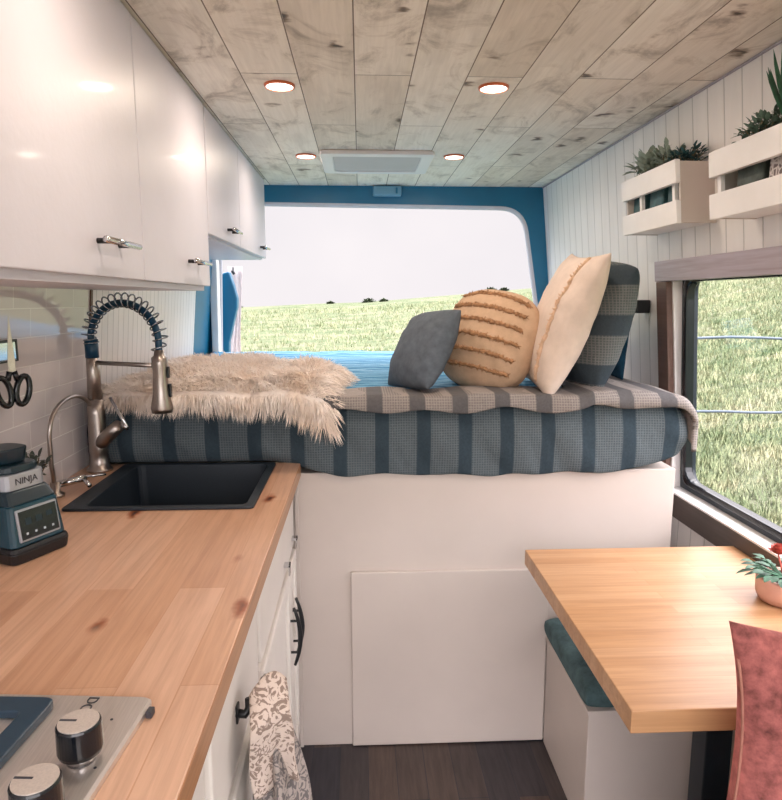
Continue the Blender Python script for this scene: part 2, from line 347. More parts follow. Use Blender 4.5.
# ------------------------------------------------------------------ mesh helpers
class MB:
    def __init__(s): s.v = []; s.f = []
    def add(s, vs, fs):
        o = len(s.v); s.v += [tuple(p) for p in vs]; s.f += [tuple(i+o for i in f) for f in fs]; return s
    def box(s, x0, x1, y0, y1, z0, z1, mat=None):
        vs = [(x, y, z) for x in (x0, x1) for y in (y0, y1) for z in (z0, z1)]
        if mat is not None: vs = [mat @ Vector(p) for p in vs]
        return s.add(vs, [(0, 1, 3, 2), (4, 6, 7, 5), (0, 4, 5, 1), (2, 3, 7, 6), (0, 2, 6, 4), (1, 5, 7, 3)])
    def prism(s, pts2, a0, a1, axis='y', mat=None):
        """polygon extruded along an axis; pts2 given in the other two coords"""
        def mk(p, a):
            return {'y': (p[0], a, p[1]), 'x': (a, p[0], p[1]), 'z': (p[0], p[1], a)}[axis]
        n = len(pts2); vs = [mk(p, a0) for p in pts2] + [mk(p, a1) for p in pts2]
        if mat is not None: vs = [mat @ Vector(p) for p in vs]
        fs = [tuple(range(n)), tuple(range(2*n-1, n-1, -1))] + [(i, i+n, (i+1) % n+n, (i+1) % n) for i in range(n)]
        return s.add(vs, fs)
    def tube(s, pts, r, n=10, cap=True, closed=False):
        pts = [Vector(p) for p in pts]; m = len(pts)
        rs = r if isinstance(r, (list, tuple)) else [r]*m
        vs = []; up = None
        for i, p in enumerate(pts):
            if closed: t = (pts[(i+1) % m]-pts[i-1])
            else: t = (pts[min(i+1, m-1)]-pts[max(i-1, 0)])
            t.normalize()
            if up is None:
                up = Vector((0, 0, 1)) if abs(t.z) < .9 else Vector((1, 0, 0))
            a = (up - t*up.dot(t)); 
            if a.length < 1e-6: a = t.orthogonal()
            a.normalize(); up = a; b = t.cross(a)
            for k in range(n):
                q = 2*pi*k/n; vs.append(p + (a*cos(q)+b*sin(q))*rs[i])
        fs = []
        for i in range(m if closed else m-1):
            j = (i+1) % m
            for k in range(n): fs.append((i*n+k, i*n+(k+1) % n, j*n+(k+1) % n, j*n+k))
        if cap and not closed:
            fs.append(tuple(range(n-1, -1, -1))); fs.append(tuple((m-1)*n+k for k in range(n)))
        return s.add(vs, fs)
    def lathe(s, prof, c=(0, 0, 0), n=28, mat=None):
        vs = []; fs = []
        for (r, z) in prof:
            for k in range(n):
                q = 2*pi*k/n; p = Vector((r*cos(q), r*sin(q), z))
                if mat is not None: p = mat @ p
                vs.append(p+Vector(c))
        for i in range(len(prof)-1):
            for k in range(n): fs.append((i*n+k, i*n+(k+1) % n, (i+1)*n+(k+1) % n, (i+1)*n+k))
        fs.append(tuple(range(n-1, -1, -1))); fs.append(tuple((len(prof)-1)*n+k for k in range(n)))
        return s.add(vs, fs)
    def grid(s, fn, nu, nv, closeu=False):
        vs = [fn(i/(nu-(0 if closeu else 1)), j/(nv-1)) for i in range(nu) for j in range(nv)]
        fs = []
        for i in range(nu if closeu else nu-1):
            for j in range(nv-1):
                i2 = (i+1) % nu; fs.append((i*nv+j, i2*nv+j, i2*nv+j+1, i*nv+j+1))
        return s.add(vs, fs)
    def build(s, name, mat, parent=None, smooth=False, bevel=0, seg=2, sub=0, loc=None, merge=0, solid=0):
        me = bpy.data.meshes.new(name)
        o0 = Vector(loc) if loc is not None else Vector((0, 0, 0))
        me.from_pydata([tuple(Vector(p)-o0) for p in s.v], [], s.f)
        bm = bmesh.new(); bm.from_mesh(me)
        if merge: bmesh.ops.remove_doubles(bm, verts=bm.verts, dist=merge)
        bmesh.ops.recalc_face_normals(bm, faces=bm.faces)
        bm.to_mesh(me); bm.free()
        me.materials.append(mat)
        for p in me.polygons: p.use_smooth = smooth
        o = bpy.data.objects.new(name, me); COL.objects.link(o); o.location = o0
        if solid:
            d = o.modifiers.new('s', 'SOLIDIFY'); d.thickness = solid; d.offset = 0
        if bevel:
            b = o.modifiers.new('b', 'BEVEL'); b.width = bevel; b.segments = seg; b.limit_method = 'ANGLE'; b.angle_limit = radians(40)
            if hasattr(me, 'shade_smooth'): pass
        if sub:
            b = o.modifiers.new('ss', 'SUBSURF'); b.levels = sub; b.render_levels = sub
        if parent is not None:
            o.parent = parent; o.location = o0 - pworld(parent) if parent.rotation_euler[:] == (0, 0, 0) else o0
        return o
def pworld(o):
    v = Vector(o.location)
    while o.parent: o = o.parent; v += Vector(o.location)
    return v
# every thing's Empty stands unrotated at its base; child mesh data is in world coords minus that point
def thing(name, label, cat, loc, group=None):
    o = bpy.data.objects.new(name, None); COL.objects.link(o); o.location = loc; o.empty_display_size = .05
    o['label'] = label; o['category'] = cat
    if group: o['group'] = group
    return o
def part(name, mb, mat, parent, **kw):
    """mesh built in world coordinates, parented under `parent`"""
    o = mb.build(name, mat, None, **kw)
    o.parent = parent; o.location = Vector(o.location) - pworld(parent)
    return o
def tag(o, label, cat, group=None, kind=None):
    o['label'] = label; o['category'] = cat
    if group: o['group'] = group
    if kind: o['kind'] = kind
    return o
def struct(o): o['kind'] = 'structure'; return o
def dup(root, loc, label, parts=True):
    r = root.copy(); COL.objects.link(r); r.location = loc; r['label'] = label
    for ch in list(root.children):
        c = ch.copy(); COL.objects.link(c); c.parent = r
        for g in list(ch.children):
            d = g.copy(); COL.objects.link(d); d.parent = c
    return r
def rough_noise(p, s=1, o=0): return noise.noise(Vector((p[0]*s+o, p[1]*s, p[2]*s)))
def smooth01(t): t = max(0, min(1, t)); return t*t*(3-2*t)
def text_part(body, size, mat, parent, M4, extrude=.0004, name='lettering'):
    cu = bpy.data.curves.new(name, 'FONT'); cu.body = body; cu.size = size; cu.extrude = extrude; cu.align_x = 'CENTER'; cu.align_y = 'CENTER'
    t = bpy.data.objects.new('tmp', cu); COL.objects.link(t)
    bpy.context.view_layer.update()
    me = bpy.data.meshes.new_from_object(t.evaluated_get(bpy.context.evaluated_depsgraph_get()))
    bpy.data.objects.remove(t)
    me.transform(M4); me.materials.clear(); me.materials.append(mat)
    o = bpy.data.objects.new(name, me); COL.objects.link(o); o.parent = parent; o.location = -pworld(parent)
    return o

# ------------------------------------------------------------------ van shell
RW = [(0, 1.045), (.7, 1.045), (1.1, 1.035), (1.5, 1.0), (1.97, .955)]
LW = [(0, -.80), (.7, -.80), (1.1, -.79), (1.5, -.755), (1.97, -.705)]
def wx(prof, z):
    for (a, xa), (b, xb) in zip(prof, prof[1:]):
        if z <= b: return xa + (xb-xa)*(z-a)/(b-a)
    return prof[-1][1]
Y0, Y1 = -1.1, 3.5
TH = .07
def wall_piece(mb, prof, sgn, z0, z1, y0, y1):
    zs = [z0] + [z for z, _ in prof if z0 < z < z1] + [z1]
    inner = [(wx(prof, z), z) for z in zs]; outer = [(x+sgn*TH, z) for x, z in reversed(inner)]
    mb.prism(inner+outer, y0, y1, 'y')
ZS, ZT, YA, YB = .765, 1.488, .78, 2.075     # side window opening
mb = MB(); wall_piece(mb, RW, 1, -.03, 1.97, YB, Y1); wall_piece(mb, RW, 1, -.03, 1.97, Y0, YA)
wall_piece(mb, RW, 1, -.03, ZS, YA, YB); wall_piece(mb, RW, 1, ZT, 1.97, YA, YB)
struct(mb.build('wall_right', M['boards']))
mb = MB(); wall_piece(mb, LW, -1, -.03, 1.97, Y0, 3.10); struct(mb.build('wall_left', M['bead']))
mb = MB(); wall_piece(mb, [(z, x+.001) for z, x in LW], -1, -.03, 1.97, 3.101, 3.469); struct(mb.build('trim_5', M['teal']))
struct(MB().box(-.95, 1.2, Y0, 3.56, -.09, -.03).box(-.799, 1.044, Y0, Y1, -.03, 0).build('floor', M['floor']))
struct(MB().box(-.80, 1.05, Y0, 3.47, 1.97, 2.03).build('ceiling', M['ceil']))
# thin dark shadow gap moulding along the right ceiling joint
struct(MB().tube([(.952, y, 1.966) for y in (Y0, 1, 2, 3, 3.46)], .004, 6).build('trim_1', M['barnwood_grey']))

# tiled splashback and its edge strip
mb = MB()
zs = [.92, 1.1, 1.3, 1.5]
mb.prism([(wx(LW, z)+.001, z) for z in zs]+[(wx(LW, z)+.010, z) for z in reversed(zs)], -.2, 1.875, 'y')
struct(mb.build('wall_splashback', M['tile']))
mb = MB(); mb.prism([(wx(LW, z)+.001, z) for z in zs]+[(wx(LW, z)+.014, z) for z in reversed(zs)], 1.876, 1.888, 'y')
struct(mb.build('trim_2', M['barnwood_red']))

# rear opening frame (teal body metal) with a rounded hole
def rounded(pts, r, n=7):
    out = []; m = len(pts)
    for i in range(m):
        p = Vector(pts[i]); a = (Vector(pts[i-1])-p); b = (Vector(pts[(i+1) % m])-p); rr = r[i] if isinstance(r, (list, tuple)) else r
        pa = p+a.normalized()*rr; pb = p+b.normalized()*rr
        for k in range(n+1):
            t = k/n; out.append(((1-t)**2*pa+2*t*(1-t)*p+t*t*pb)[:])
    return out
hole = rounded([(-.76, .6), (.975, .6), (.965, 1.25), (.862, 1.868), (-.72, 1.885)], [.05, .05, .12, .13, .10], 8)
outer = []
cen = Vector((.1, 1.2))
for p in hole:
    d = Vector(p)-cen
    # push to the outer rectangle
    sx = ((1.02 if d.x > 0 else -.96))/d.x if abs(d.x) > 1e-6 else 1e9
    sz = ((.79 if d.y > 0 else -1.22))/d.y if abs(d.y) > 1e-6 else 1e9
    outer.append((cen+d*min(sx, sz))[:])
def ring(mb, a, b, y0, y1):
    n = len(a); vs = [(p[0], y0, p[1]) for p in a]+[(p[0], y0, p[1]) for p in b]+[(p[0], y1, p[1]) for p in a]+[(p[0], y1, p[1]) for p in b]
    fs = []
    for i in range(n):
        j = (i+1) % n
        fs += [(i, j, n+j, n+i), (2*n+i, 3*n+i, 3*n+j, 2*n+j), (i, 2*n+i, 2*n+j, j), (n+i, n+j, 3*n+j, 3*n+i)]
    return mb.add(vs, fs)
struct(ring(MB(), hole, outer, 3.47, 3.53).build('wall_rear', M['teal'], bevel=.006))
struct(MB().tube([(p[0], 3.485, p[1]) for p in hole], .016, 8, closed=True).build('trim_3', M['seal'], smooth=True))
# small latch on the header and a strap hook on the pillar
t = thing('brake_light_cover', 'pale blue plastic box on the teal beam above the rear opening', 'light cover', (.14, 3.46, 1.93))
part('housing', MB().box(.07, .215, 3.425, 3.47, 1.915, 1.965), M['paleblue'], t, bevel=.008)
part('clip', MB().box(.185, .195, 3.42, 3.426, 1.925, 1.955), M['teal'], t)
t = thing('pillar_hook', 'small pale metal hook on the teal pillar right of the rear opening', 'hook', (.985, 3.45, 1.40))
part('hook', MB().tube([(.985, 3.468, 1.43), (.985, 3.44, 1.43), (.985, 3.44, 1.40), (.985, 3.452, 1.39)], .004, 8), M['paleblue'], t)
part('cord', MB().tube([(.985, 3.44, 1.41), (.975, 3.455, 1.34), (.962, 3.455, 1.26)], .002, 6), M['paleblue'], t)

# white jamb strip and open rear door seen edge on, at the left
struct(MB().prism([(-.765, 1.0), (-.732, 1.0), (-.725, 1.56), (-.735, 1.82), (-.765, 1.82)], 3.40, 3.466, 'y').build('trim_4', M['white'], bevel=.006))
d = thing('door_1', 'x', 'x', (-.74, 3.6, .5)); del d['label']; del d['category']; d['kind'] = 'structure'
A = Vector((-.775, 3.60)); B = Vector((-.865, 4.35)); dirn = (B-A).normalized(); nrm = Vector((dirn.y, -dirn.x))  # nrm points to +x
def dbox(mb, s0, s1, t0, t1, z0, z1):
    ps = [A+dirn*s+nrm*t for s, t in ((s0, t0), (s1, t0), (s1, t1), (s0, t1))]
    return mb.prism([p[:] for p in ps], z0, z1, 'z')
part('door_panel', dbox(MB(), .1, .75, -.10, -.05, .2, 1.60), M['teal'], d, bevel=.01)
part('inner_trim', MB().prism([(-.765, 1.0), (-.765, 1.50), (-.735, 1.535), (-.705, 1.542), (-.682, 1.47), (-.666, 1.40), (-.668, 1.35), (-.69, 1.27), (-.718, 1.16), (-.725, 1.0)], 3.60, 3.66, 'y'), M['teal'], d, bevel=.008)
def curt(u, v):
    z = 1.575-.62*v; ctr = -.700+.0*v
    hw = .018+.022*abs(v-.5)*2
    return (ctr+hw*(2*u-1)+.012*smooth01((v-.45)/.3)*(-1), 3.76+.004*sin(u*16)+.01*sin(v*5), z)
part('curtain', MB().grid(curt, 30, 16), M['curtain'], d, smooth=True, solid=.004)
part('door_hook', MB().tube([(-.70, 3.70, 1.565), (-.70, 3.68, 1.545), (-.69, 3.68, 1.53)], .008, 8), M['black'], d)

# ------------------------------------------------------------------ side window
GX = .062
def wp(y, z, o=0): return (wx(RW, z)+o, y, z)
w = bpy.data.objects.new('window_1', None); COL.objects.link(w); w.location = (1.06, 1.4, ZS); w['kind'] = 'structure'
def win_loop(m, r, n=6):
    return rounded([(YA+m, ZS+m), (YB-m, ZS+m), (YB-m, ZT-m), (YA+m, ZT-m)], r, n)
def ring_x(mb, a, b, o0, o1):
    n = len(a); vs = [wp(p[0], p[1], o0) for p in a]+[wp(p[0], p[1], o0) for p in b]+[wp(p[0], p[1], o1) for p in a]+[wp(p[0], p[1], o1) for p in b]
    fs = []
    for i in range(n):
        j = (i+1) % n
        fs += [(i, j, n+j, n+i), (2*n+i, 3*n+i, 3*n+j, 2*n+j), (i, 2*n+i, 2*n+j, j), (n+i, n+j, 3*n+j, 3*n+i)]
    return mb.add(vs, fs)
part('window_frame', ring_x(MB(), win_loop(.002, .004), win_loop(.034, .05), .028, .066), M['rubber'], w, bevel=.006)
part('inner_gasket', ring_x(MB(), win_loop(.022, .05), win_loop(.042, .055), .020, .05), M['blackgloss'], w, bevel=.005)
lp = win_loop(.03, .05)
zz = sorted(set([ZS+.03, ZT-.03, 1.1]))
mbg = MB(); mbg.prism([(wx(RW, z)+.052, z) for z in zz]+[(wx(RW, z)+.056, z) for z in reversed(zz)], YA+.03, YB-.03, 'y')
part('window_pane', mbg, M['glass'], w)
# timber casing
def casing(y0, y1, z0, z1, o0=-.022, o1=.0):
    zs = [z0]+[z for z, _ in RW if z0 < z < z1]+[z1]
    return MB().prism([(wx(RW, z)+o0, z) for z in zs]+[(wx(RW, z)+o1, z) for z in reversed(zs)], y0, y1, 'y')
part('top_casing', casing(YA-.1, 2.16, 1.45, 1.515), M['barnwood_grey'], w, bevel=.002)
part('side_casing', casing(2.082, 2.155, .765, 1.449, -.02, 0), M['barnwood_red'], w, bevel=.002)
part('sill_casing', casing(YA-.1, 2.14, .685, .762, -.022, 0), M['barnwood_dark'], w, bevel=.002)
part('window_sill', MB().prism([(1.043-.02, .762), (1.043+.05, .762), (1.043+.05, .770), (1.043-.02, .768)], YA, 2.07, 'y'), M['white'], w)
# black box on the wall by the pillows
t = thing('wall_switch', 'small black box on the white wall beside the plaid pillow', 'switch', (.985, 2.27, 1.36))
part('switch_body', MB().box(.958, 1.008, 2.235, 2.30, 1.345, 1.39), M['black'], t, bevel=.004)
part('rocker', MB().box(.955, .960, 2.25, 2.285, 1.355, 1.38), M['blackgloss'], t, bevel=.002)

# ------------------------------------------------------------------ ceiling lights and fan
def downlight(x, y, label):
    t = thing('ceiling_light', label, 'light', (x, y, 1.97), 'recessed ceiling lights')
    part('bezel', MB().lathe([(.042, 0), (.042, -.004), (.040, -.0065), (.037, -.0065), (.037, 0)], (x, y, 1.9695)), M['copper'], t, smooth=False)
    part('lens', MB().lathe([(.0365, 0), (.0365, -.004), (.02, -.0055), (.002, -.006)], (x, y, 1.9690)), M['lamp'], t, smooth=True)
    la = bpy.data.lights.new('downlight', 'AREA'); la.shape = 'DISK'; la.size = .07; la.energy = LAMP; la.color = (1, .82, .66)
    lo = bpy.data.objects.new('downlight_glow', la); COL.objects.link(lo); lo.parent = t; lo.location = (0, 0, -.012)
LAMP = 1.15
downlight(-.215, 1.895, 'round recessed ceiling light left of the two larger nearer ones')
downlight(.372, 1.885, 'round recessed ceiling light right of the two larger nearer ones')
downlight(-.215, 2.77, 'small recessed ceiling light at the left side of the roof fan')
downlight(.387, 2.755, 'small recessed ceiling light at the right side of the roof fan')
downlight(-.215, 1.0, 'recessed ceiling light above the counter, out in front of the picture')
downlight(.38, 1.0, 'recessed ceiling light above the dining table, out in front of the picture')  # unseen lamp, added as the other half of the near pair to brighten the interior
t = thing('roof_fan', 'white rectangular roof fan frame with grey screen on the plank ceiling', 'roof fan', (.07, 2.85, 1.97))
fo = rounded([(-.155, 2.66), (.30, 2.66), (.30, 3.06), (-.155, 3.06)], .03, 5)
fi = rounded([(-.105, 2.71), (.25, 2.71), (.25, 3.02), (-.105, 3.02)], .02, 5)
def ringz(mb, a, b, z0, z1):
    n = len(a); vs = [(*p, z0) for p in a]+[(*p, z0) for p in b]+[(*p, z1) for p in a]+[(*p, z1) for p in b]; fs = []
    for i in range(n):
        j = (i+1) % n
        fs += [(i, j, n+j, n+i), (2*n+i, 3*n+i, 3*n+j, 2*n+j), (i, 2*n+i, 2*n+j, j), (n+i, n+j, 3*n+j, 3*n+i)]
    return mb.add(vs, fs)
part('frame', ringz(MB(), fo, fi, 1.953, 1.9695), M['whiteplastic'], t, bevel=.004)
part('screen', MB().prism(fi, 1.958, 1.962, 'z'), M['greyplastic'], t)

# ------------------------------------------------------------------ overhead cabinets
def bar_handle(parent, y, z, ln, x=-.46):
    h = part('handle', MB().tube([(x+.028, y-ln/2, z), (x+.028, y+ln/2, z)], .006, 10), M['chrome'], parent, smooth=True)
    part('standoff', MB().tube([(x-.001, y-ln*.3, z), (x+.028, y-ln*.3, z)], .005, 8), M['black'], h, smooth=True)
    part('standoff', MB().tube([(x-.001, y+ln*.3, z), (x+.028, y+ln*.3, z)], .005, 8), M['black'], h, smooth=True)
    return h
DX = -.46
def overhead(label, y0, y1, z0, doors, hz, base_y):
    t = thing('overhead_cabinet', label, 'cabinet', (-.6, base_y, z0), 'white overhead cabinets along the left wall')
    zs = [z0, 1.5, 1.9685] if z0 < 1.49 else [z0, 1.9685]
    mb = MB().prism([(DX-.02, z0)]+[(DX-.02, 1.9685)]+[(wx(LW, z)+.003, z) for z in reversed(zs)], y0, y1, 'y')
    part('body', mb, M['cabinet'], t, bevel=.001)
    for (a, b, hy, hl, zb) in doors:
        dd = part('door', MB().box(DX-.019, DX, a+.0015, b-.0015, zb, 1.964), M['cabinet'], t, bevel=.002)
        bar_handle(dd, hy, hz, hl)
    return t
overhead('large white overhead cabinet with two doors, nearest above the tiled wall', .2, 2.06, 1.418,
         [(.82, 1.44, 1.245, .17, 1.432), (1.442, 2.058, 1.86, .17, 1.432)], 1.493, 1.1)
overhead('shorter white overhead cabinet with two small doors beside the rear opening', 2.065, 3.30, 1.585,
         [(2.068, 2.60, 2.40, .14, 1.592), (2.602, 3.295, 3.15, .14, 1.592)], 1.632, 2.7)

# ------------------------------------------------------------------ lower kitchen run
CZ = .92; FX = -.20
t = thing('base_cabinet', 'white base cabinet run with panelled doors and drawer fronts under the wooden worktop', 'cabinet', (-.5, 1.0, 0))
part('body', MB().box(-.795, FX-.02, -.3, 1.862, .0, .725).box(-.795, FX-.02, -.3, 1.41, .7251, .878), M['cabinet_low'], t, bevel=.001)
part('face_rail', MB().box(FX-.038, FX-.02, 1.4105, 1.862, .7255, .878), M['cabinet_low'], t, bevel=.001)
def shaker(y0, y1, z0, z1, name, rail=.045):
    mb = MB().box(FX-.019, FX-.004, y0, y1, z0, z1)
    o = part(name, mb, M['cabinet_low'], t, bevel=.001)
    f = MB()
    for a, b, c, d_ in ((y0, y1, z0, z0+rail), (y0, y1, z1-rail, z1), (y0, y0+rail, z0+rail, z1-rail), (y1-rail, y1, z0+rail, z1-rail)):
        f.box(FX-.006, FX+.006, a, b, c, d_)
    part('door_frame' if name == 'door' else 'drawer_frame', f, M['cabinet_low'], o, bevel=.004)
    return o
def slab(y0, y1, z0, z1):
    return part('drawer_front', MB().box(FX-.019, FX, y0, y1, z0, z1), M['cabinet_low'], t, bevel=.004)
slab(1.20, 1.845, .68, .855); slab(.785, 1.165, .66, .855); slab(.35, .75, .66, .855)
def arch_handle(parent, y, z0, z1):
    zc = (z0+z1)/2; h2 = (z1-z0)/2
    pts = [(FX+0.016+.016*(1-((z-zc)/h2)**2), y, z) for z in [z0+(z1-z0)*k/12 for k in range(13)]]
    h = part('handle', MB().tube(pts, [.004+.003*(1-abs(k/6-1)) for k in range(13)], 8), M['black'], parent, smooth=True)
    for zq in (.55, -.55): part('standoff', MB().tube([(FX+.004, y, zc+h2*zq), (FX+.032, y, zc+h2*zq)], .0035, 8), M['black'], h)
dA = shaker(1.688, 1.845, .08, .665, 'door', .035); arch_handle(dA, 1.715, .405, .57)
dB = shaker(1.20, 1.682, .08, .665, 'door'); arch_handle(dB, 1.655, .405, .57)
dC = shaker(.785, 1.165, .08, .645, 'door'); dD = shaker(.35, .75, .08, .645, 'door')
def catch(y):
    part('latch', MB().box(FX+.0, FX+.016, y-.012, y+.012, .712, .720).box(FX+.012, FX+.016, y-.012, y+.012, .690, .720), M['chrome'], t, bevel=.001)
catch(1.60); catch(1.79)

# worktop with a cut-out for the sink
SX0, SX1, SY0, SY1 = -.675, -.245, 1.435, 1.845
wt = thing('worktop', 'long birch butcher block worktop running along the left side with knots', 'worktop', (-.5, .9, .88))
mb = MB()
x0, x1, y0, y1 = -.785, -.178, -.3, 1.865
hx0, hx1, hy0, hy1 = SX0+.012, SX1-.012, SY0+.012, SY1-.012
V = [(x, y, z) for z in (.88, CZ) for (x, y) in ((x0, y0), (x1, y0), (x1, y1), (x0, y1), (hx0, hy0), (hx1, hy0), (hx1, hy1), (hx0, hy1))]
F = []
for i in range(4):
    j = (i+1) % 4
    F += [(8+i, 8+j, 12+j, 12+i), (i, 4+i, 4+j, j), (i, j, 8+j, 8+i), (4+i, 12+i, 12+j, 4+j)]
mb.add(V, F); part('top', mb, M['counter'], wt, bevel=.0015)
part('front_edge', MB().box(x1-.002, x1+.0012, y0, y1-.002, .8815, CZ-.002), M['grain'], wt)

s = thing('sink', 'black rectangular drop-in sink at the far end of the wooden worktop', 'sink', (-.46, 1.64, .92))
ro = rounded([(SX0, SY0), (SX1, SY0), (SX1, SY1), (SX0, SY1)], .012, 3)
ri = rounded([(SX0+.045, SY0+.018), (SX1-.02, SY0+.018), (SX1-.02, SY1-.025), (SX0+.045, SY1-.025)], .02, 3)
part('rim', ringz(MB(), ro, ri, CZ+.0005, CZ+.007), M['sink'], s, bevel=.002)
rb = [((p[0]-(-.44))*.95-.44, (p[1]-1.64)*.95+1.64) for p in ri]
mb = MB(); n = len(ri)
mb.add([(*p, CZ+.004) for p in ri]+[(*p, .74) for p in rb], [(i, (i+1) % n, n+(i+1) % n, n+i) for i in range(n)]+[tuple(range(n, 2*n))])
part('bowl', mb, M['sink'], s, smooth=False)
part('drain', MB().lathe([(.04, 0), (.04, .003), (.03, .004), (.025, .001)], (-.44, 1.66, .741)), M['chrome'], s, smooth=True)

# spring faucet
fx, fy = -.728, 1.800
hx, hy = -.518, 1.70
dv = Vector((hx-fx, hy-fy)); R0 = dv.length/2; dn = dv.normalized()
f = thing('spring_faucet', 'tall brushed nickel spring neck faucet behind the black sink', 'faucet', (fx, fy, CZ+.007))
part('base', MB().lathe([(.034, 0), (.034, .006), (.027, .012), (.024, .05), (.026, .055), (.024, .07), (.023, .16), (.020, .20)], (fx, fy, CZ+.0005)), M['nickel'], f, smooth=True)
part('column', MB().tube([(fx, fy, CZ+.18), (fx, fy, 1.28)], [.020, .0150], 16), M['nickel'], f, smooth=True)
part('sleeve', MB().tube([(fx, fy, 1.235), (fx, fy, 1.285)], .0175, 16), M['hose'], f, smooth=True)  # blue colour here stands in for a glossy reflection on the column
def arc(k):  # 0..1 along neck
    if k < .08: return Vector((fx, fy, 1.27+.015*k/.08))
    if k > .94: return Vector((hx, hy, 1.285-.030*(k-.94)/.06))
    a = pi*(1-(k-.08)/.86)
    return Vector((fx+dn.x*(R0+R0*cos(a)), fy+dn.y*(R0+R0*cos(a)), 1.285+.098*sin(a)))
part('hose', MB().tube([arc(k/50) for k in range(51)], .009, 12), M['hose'], f, smooth=True)
pts = []
turns = 21; side = Vector((-dn.y, dn.x, 0))
for i in range(turns*14+1):
    k = i/(turns*14); p = arc(k); tg = (arc(min(1, k+.005))-arc(max(0, k-.005))).normalized()
    a1 = side; b1 = tg.cross(a1).normalized(); q = 2*pi*i/14
    oc = Vector((0, 0, 0)) if k < .08 or k > .94 else (p-Vector(((fx+hx)/2, (fy+hy)/2, 1.29))).normalized()*.007
    pts.append(p+oc+(a1*cos(q)+b1*sin(q))*.0185)
part('spring_coil', MB().tube(pts, .0021, 6), M['coil'], f, smooth=True)
sp = part('spray_head', MB().lathe([(.016, 0), (.026, .002), (.028, .014), (.021, .05), (.018, .11), (.020, .125), (.020, .145), (.014, .15), (.012, .165)], (hx, hy, 1.098)), M['nickel'], f, smooth=True)
part('button', MB().box(hx+.016, hx+.027, hy-.006, hy+.006, 1.14, 1.175).box(hx+.016, hx+.024, hy-.006, hy+.006, 1.19, 1.22), M['blackgloss'], sp, bevel=.002)
part('holder_arm', MB().tube([(fx, fy, 1.222), (hx-dn.x*.018, hy-dn.y*.018, 1.222)], .006, 10), M['nickel'], f, smooth=True)
hb = Vector((fx, fy, 1.00)); he = hb+Vector((.075, -.045, .055))
part('valve_body', MB().tube([hb-Vector((0, 0, .01)), hb+Vector((.03, -.018, .018)), he], [.020, .019, .0165], 14), M['nickel'], f, smooth=True)
part('lever', MB().tube([he+Vector((.008, -.004, .008)), he+Vector((.03, -.018, -.004)), he+Vector((.028, -.016, .0)), he+Vector((-.022, .012, .075))], [.006, .006, .005, .004], 8), M['chrome'], f, smooth=True)

# filtered water tap
gx = -.738
g = thing('filter_tap', 'slim nickel gooseneck water tap left of the spring faucet', 'faucet', (gx, 1.555, CZ))
pts = [(gx, 1.555, CZ+.01), (gx, 1.545, 1.0), (gx, 1.545, 1.07)]
for k in range(1, 15):
    a = pi - pi*.86*k/14; pts.append((gx+.004, 1.665+.12*cos(a), 1.085+.062*sin(a)))
part('gooseneck', MB().tube(pts, .0052, 10), M['nickel'], g, smooth=True)
part('base', MB().lathe([(.02, 0), (.02, .006), (.011, .012), (.011, .035)], (gx, 1.555, CZ+.0005)), M['nickel'], g, smooth=True)
lv = part('valve', MB().tube([(gx+.0, 1.56, CZ+.028), (gx+.055, 1.60, CZ+.034)], .009, 12), M['chrome'], g, smooth=True)
part('lever', MB().tube([(gx+.05, 1.595, CZ+.034), (gx+.075, 1.57, CZ+.022)], [.005, .006], 8).tube([(gx+.05, 1.6, CZ+.036), (gx+.095, 1.625, CZ+.036)], .0035, 8), M['chrome'], lv, smooth=True)

# scissors on a magnetic bar
mbx = wx(LW, 1.29)+.010
t = thing('magnetic_bar', 'short bright steel magnetic bar fixed to the tiled wall', 'tool holder', (mbx, 1.42, 1.28))
part('bar', MB().box(mbx+.001, mbx+.012, 1.20, 1.46, 1.262, 1.302), M['chrome'], t, bevel=.002)
part('edge_strip', MB().box(mbx+.011, mbx+.0135, 1.20, 1.462, 1.302, 1.306).box(mbx+.011, mbx+.0135, 1.20, 1.462, 1.258, 1.262).box(mbx+.011, mbx+.0135, 1.458, 1.462, 1.26, 1.304), M['black'], t)
SO = Vector((mbx+.030, 1.398, 0)); hd = Vector((.55, .835, 0)); SM = Matrix(((hd.x, hd.y, 0, SO.x), (hd.y, -hd.x, 0, SO.y), (0, 0, 1, 0), (0, 0, 0, 1))) @ Matrix.Translation((0, 0, 1.27)) @ Matrix.Scale(.84, 4) @ Matrix.Translation((0, 0, -1.262))
t = thing('scissors', 'steel scissors with dark handles hanging point up on the magnetic bar', 'scissors', (SO.x, SO.y, 1.16))
def blade(pts, d): return MB().prism(pts, d, d+.002, 'y', SM)
part('blade', blade([(-.010, 1.215), (.008, 1.235), (.010, 1.25), (.003, 1.368), (-.003, 1.30), (-.007, 1.25)], -.001), M['steel'], t)
part('blade', blade([(.010, 1.215), (-.008, 1.235), (-.010, 1.25), (.001, 1.362), (.004, 1.30), (.007, 1.25)], .0012), M['steel'], t)
part('pivot', MB().lathe([(.005, -.003), (.005, .005)], (0, 0, 0), 10, SM @ Matrix.Translation((0, 0, 1.245)) @ Matrix.Rotation(pi/2, 4, 'X')), M['steel'], t)
for q in (-1, 1):
    loop = [SM @ Vector((q*.024+.017*cos(2*pi*k/24)+q*.006*sin(2*pi*k/24), .0, 1.178+.036*sin(2*pi*k/24))) for k in range(24)]
    part('handle', MB().tube(loop, .0062, 8, closed=True).tube([SM @ Vector((q*.012, 0, 1.205)), SM @ Vector((q*.006, 0, 1.228))], .006, 8), M['blackgloss'], t, smooth=True)

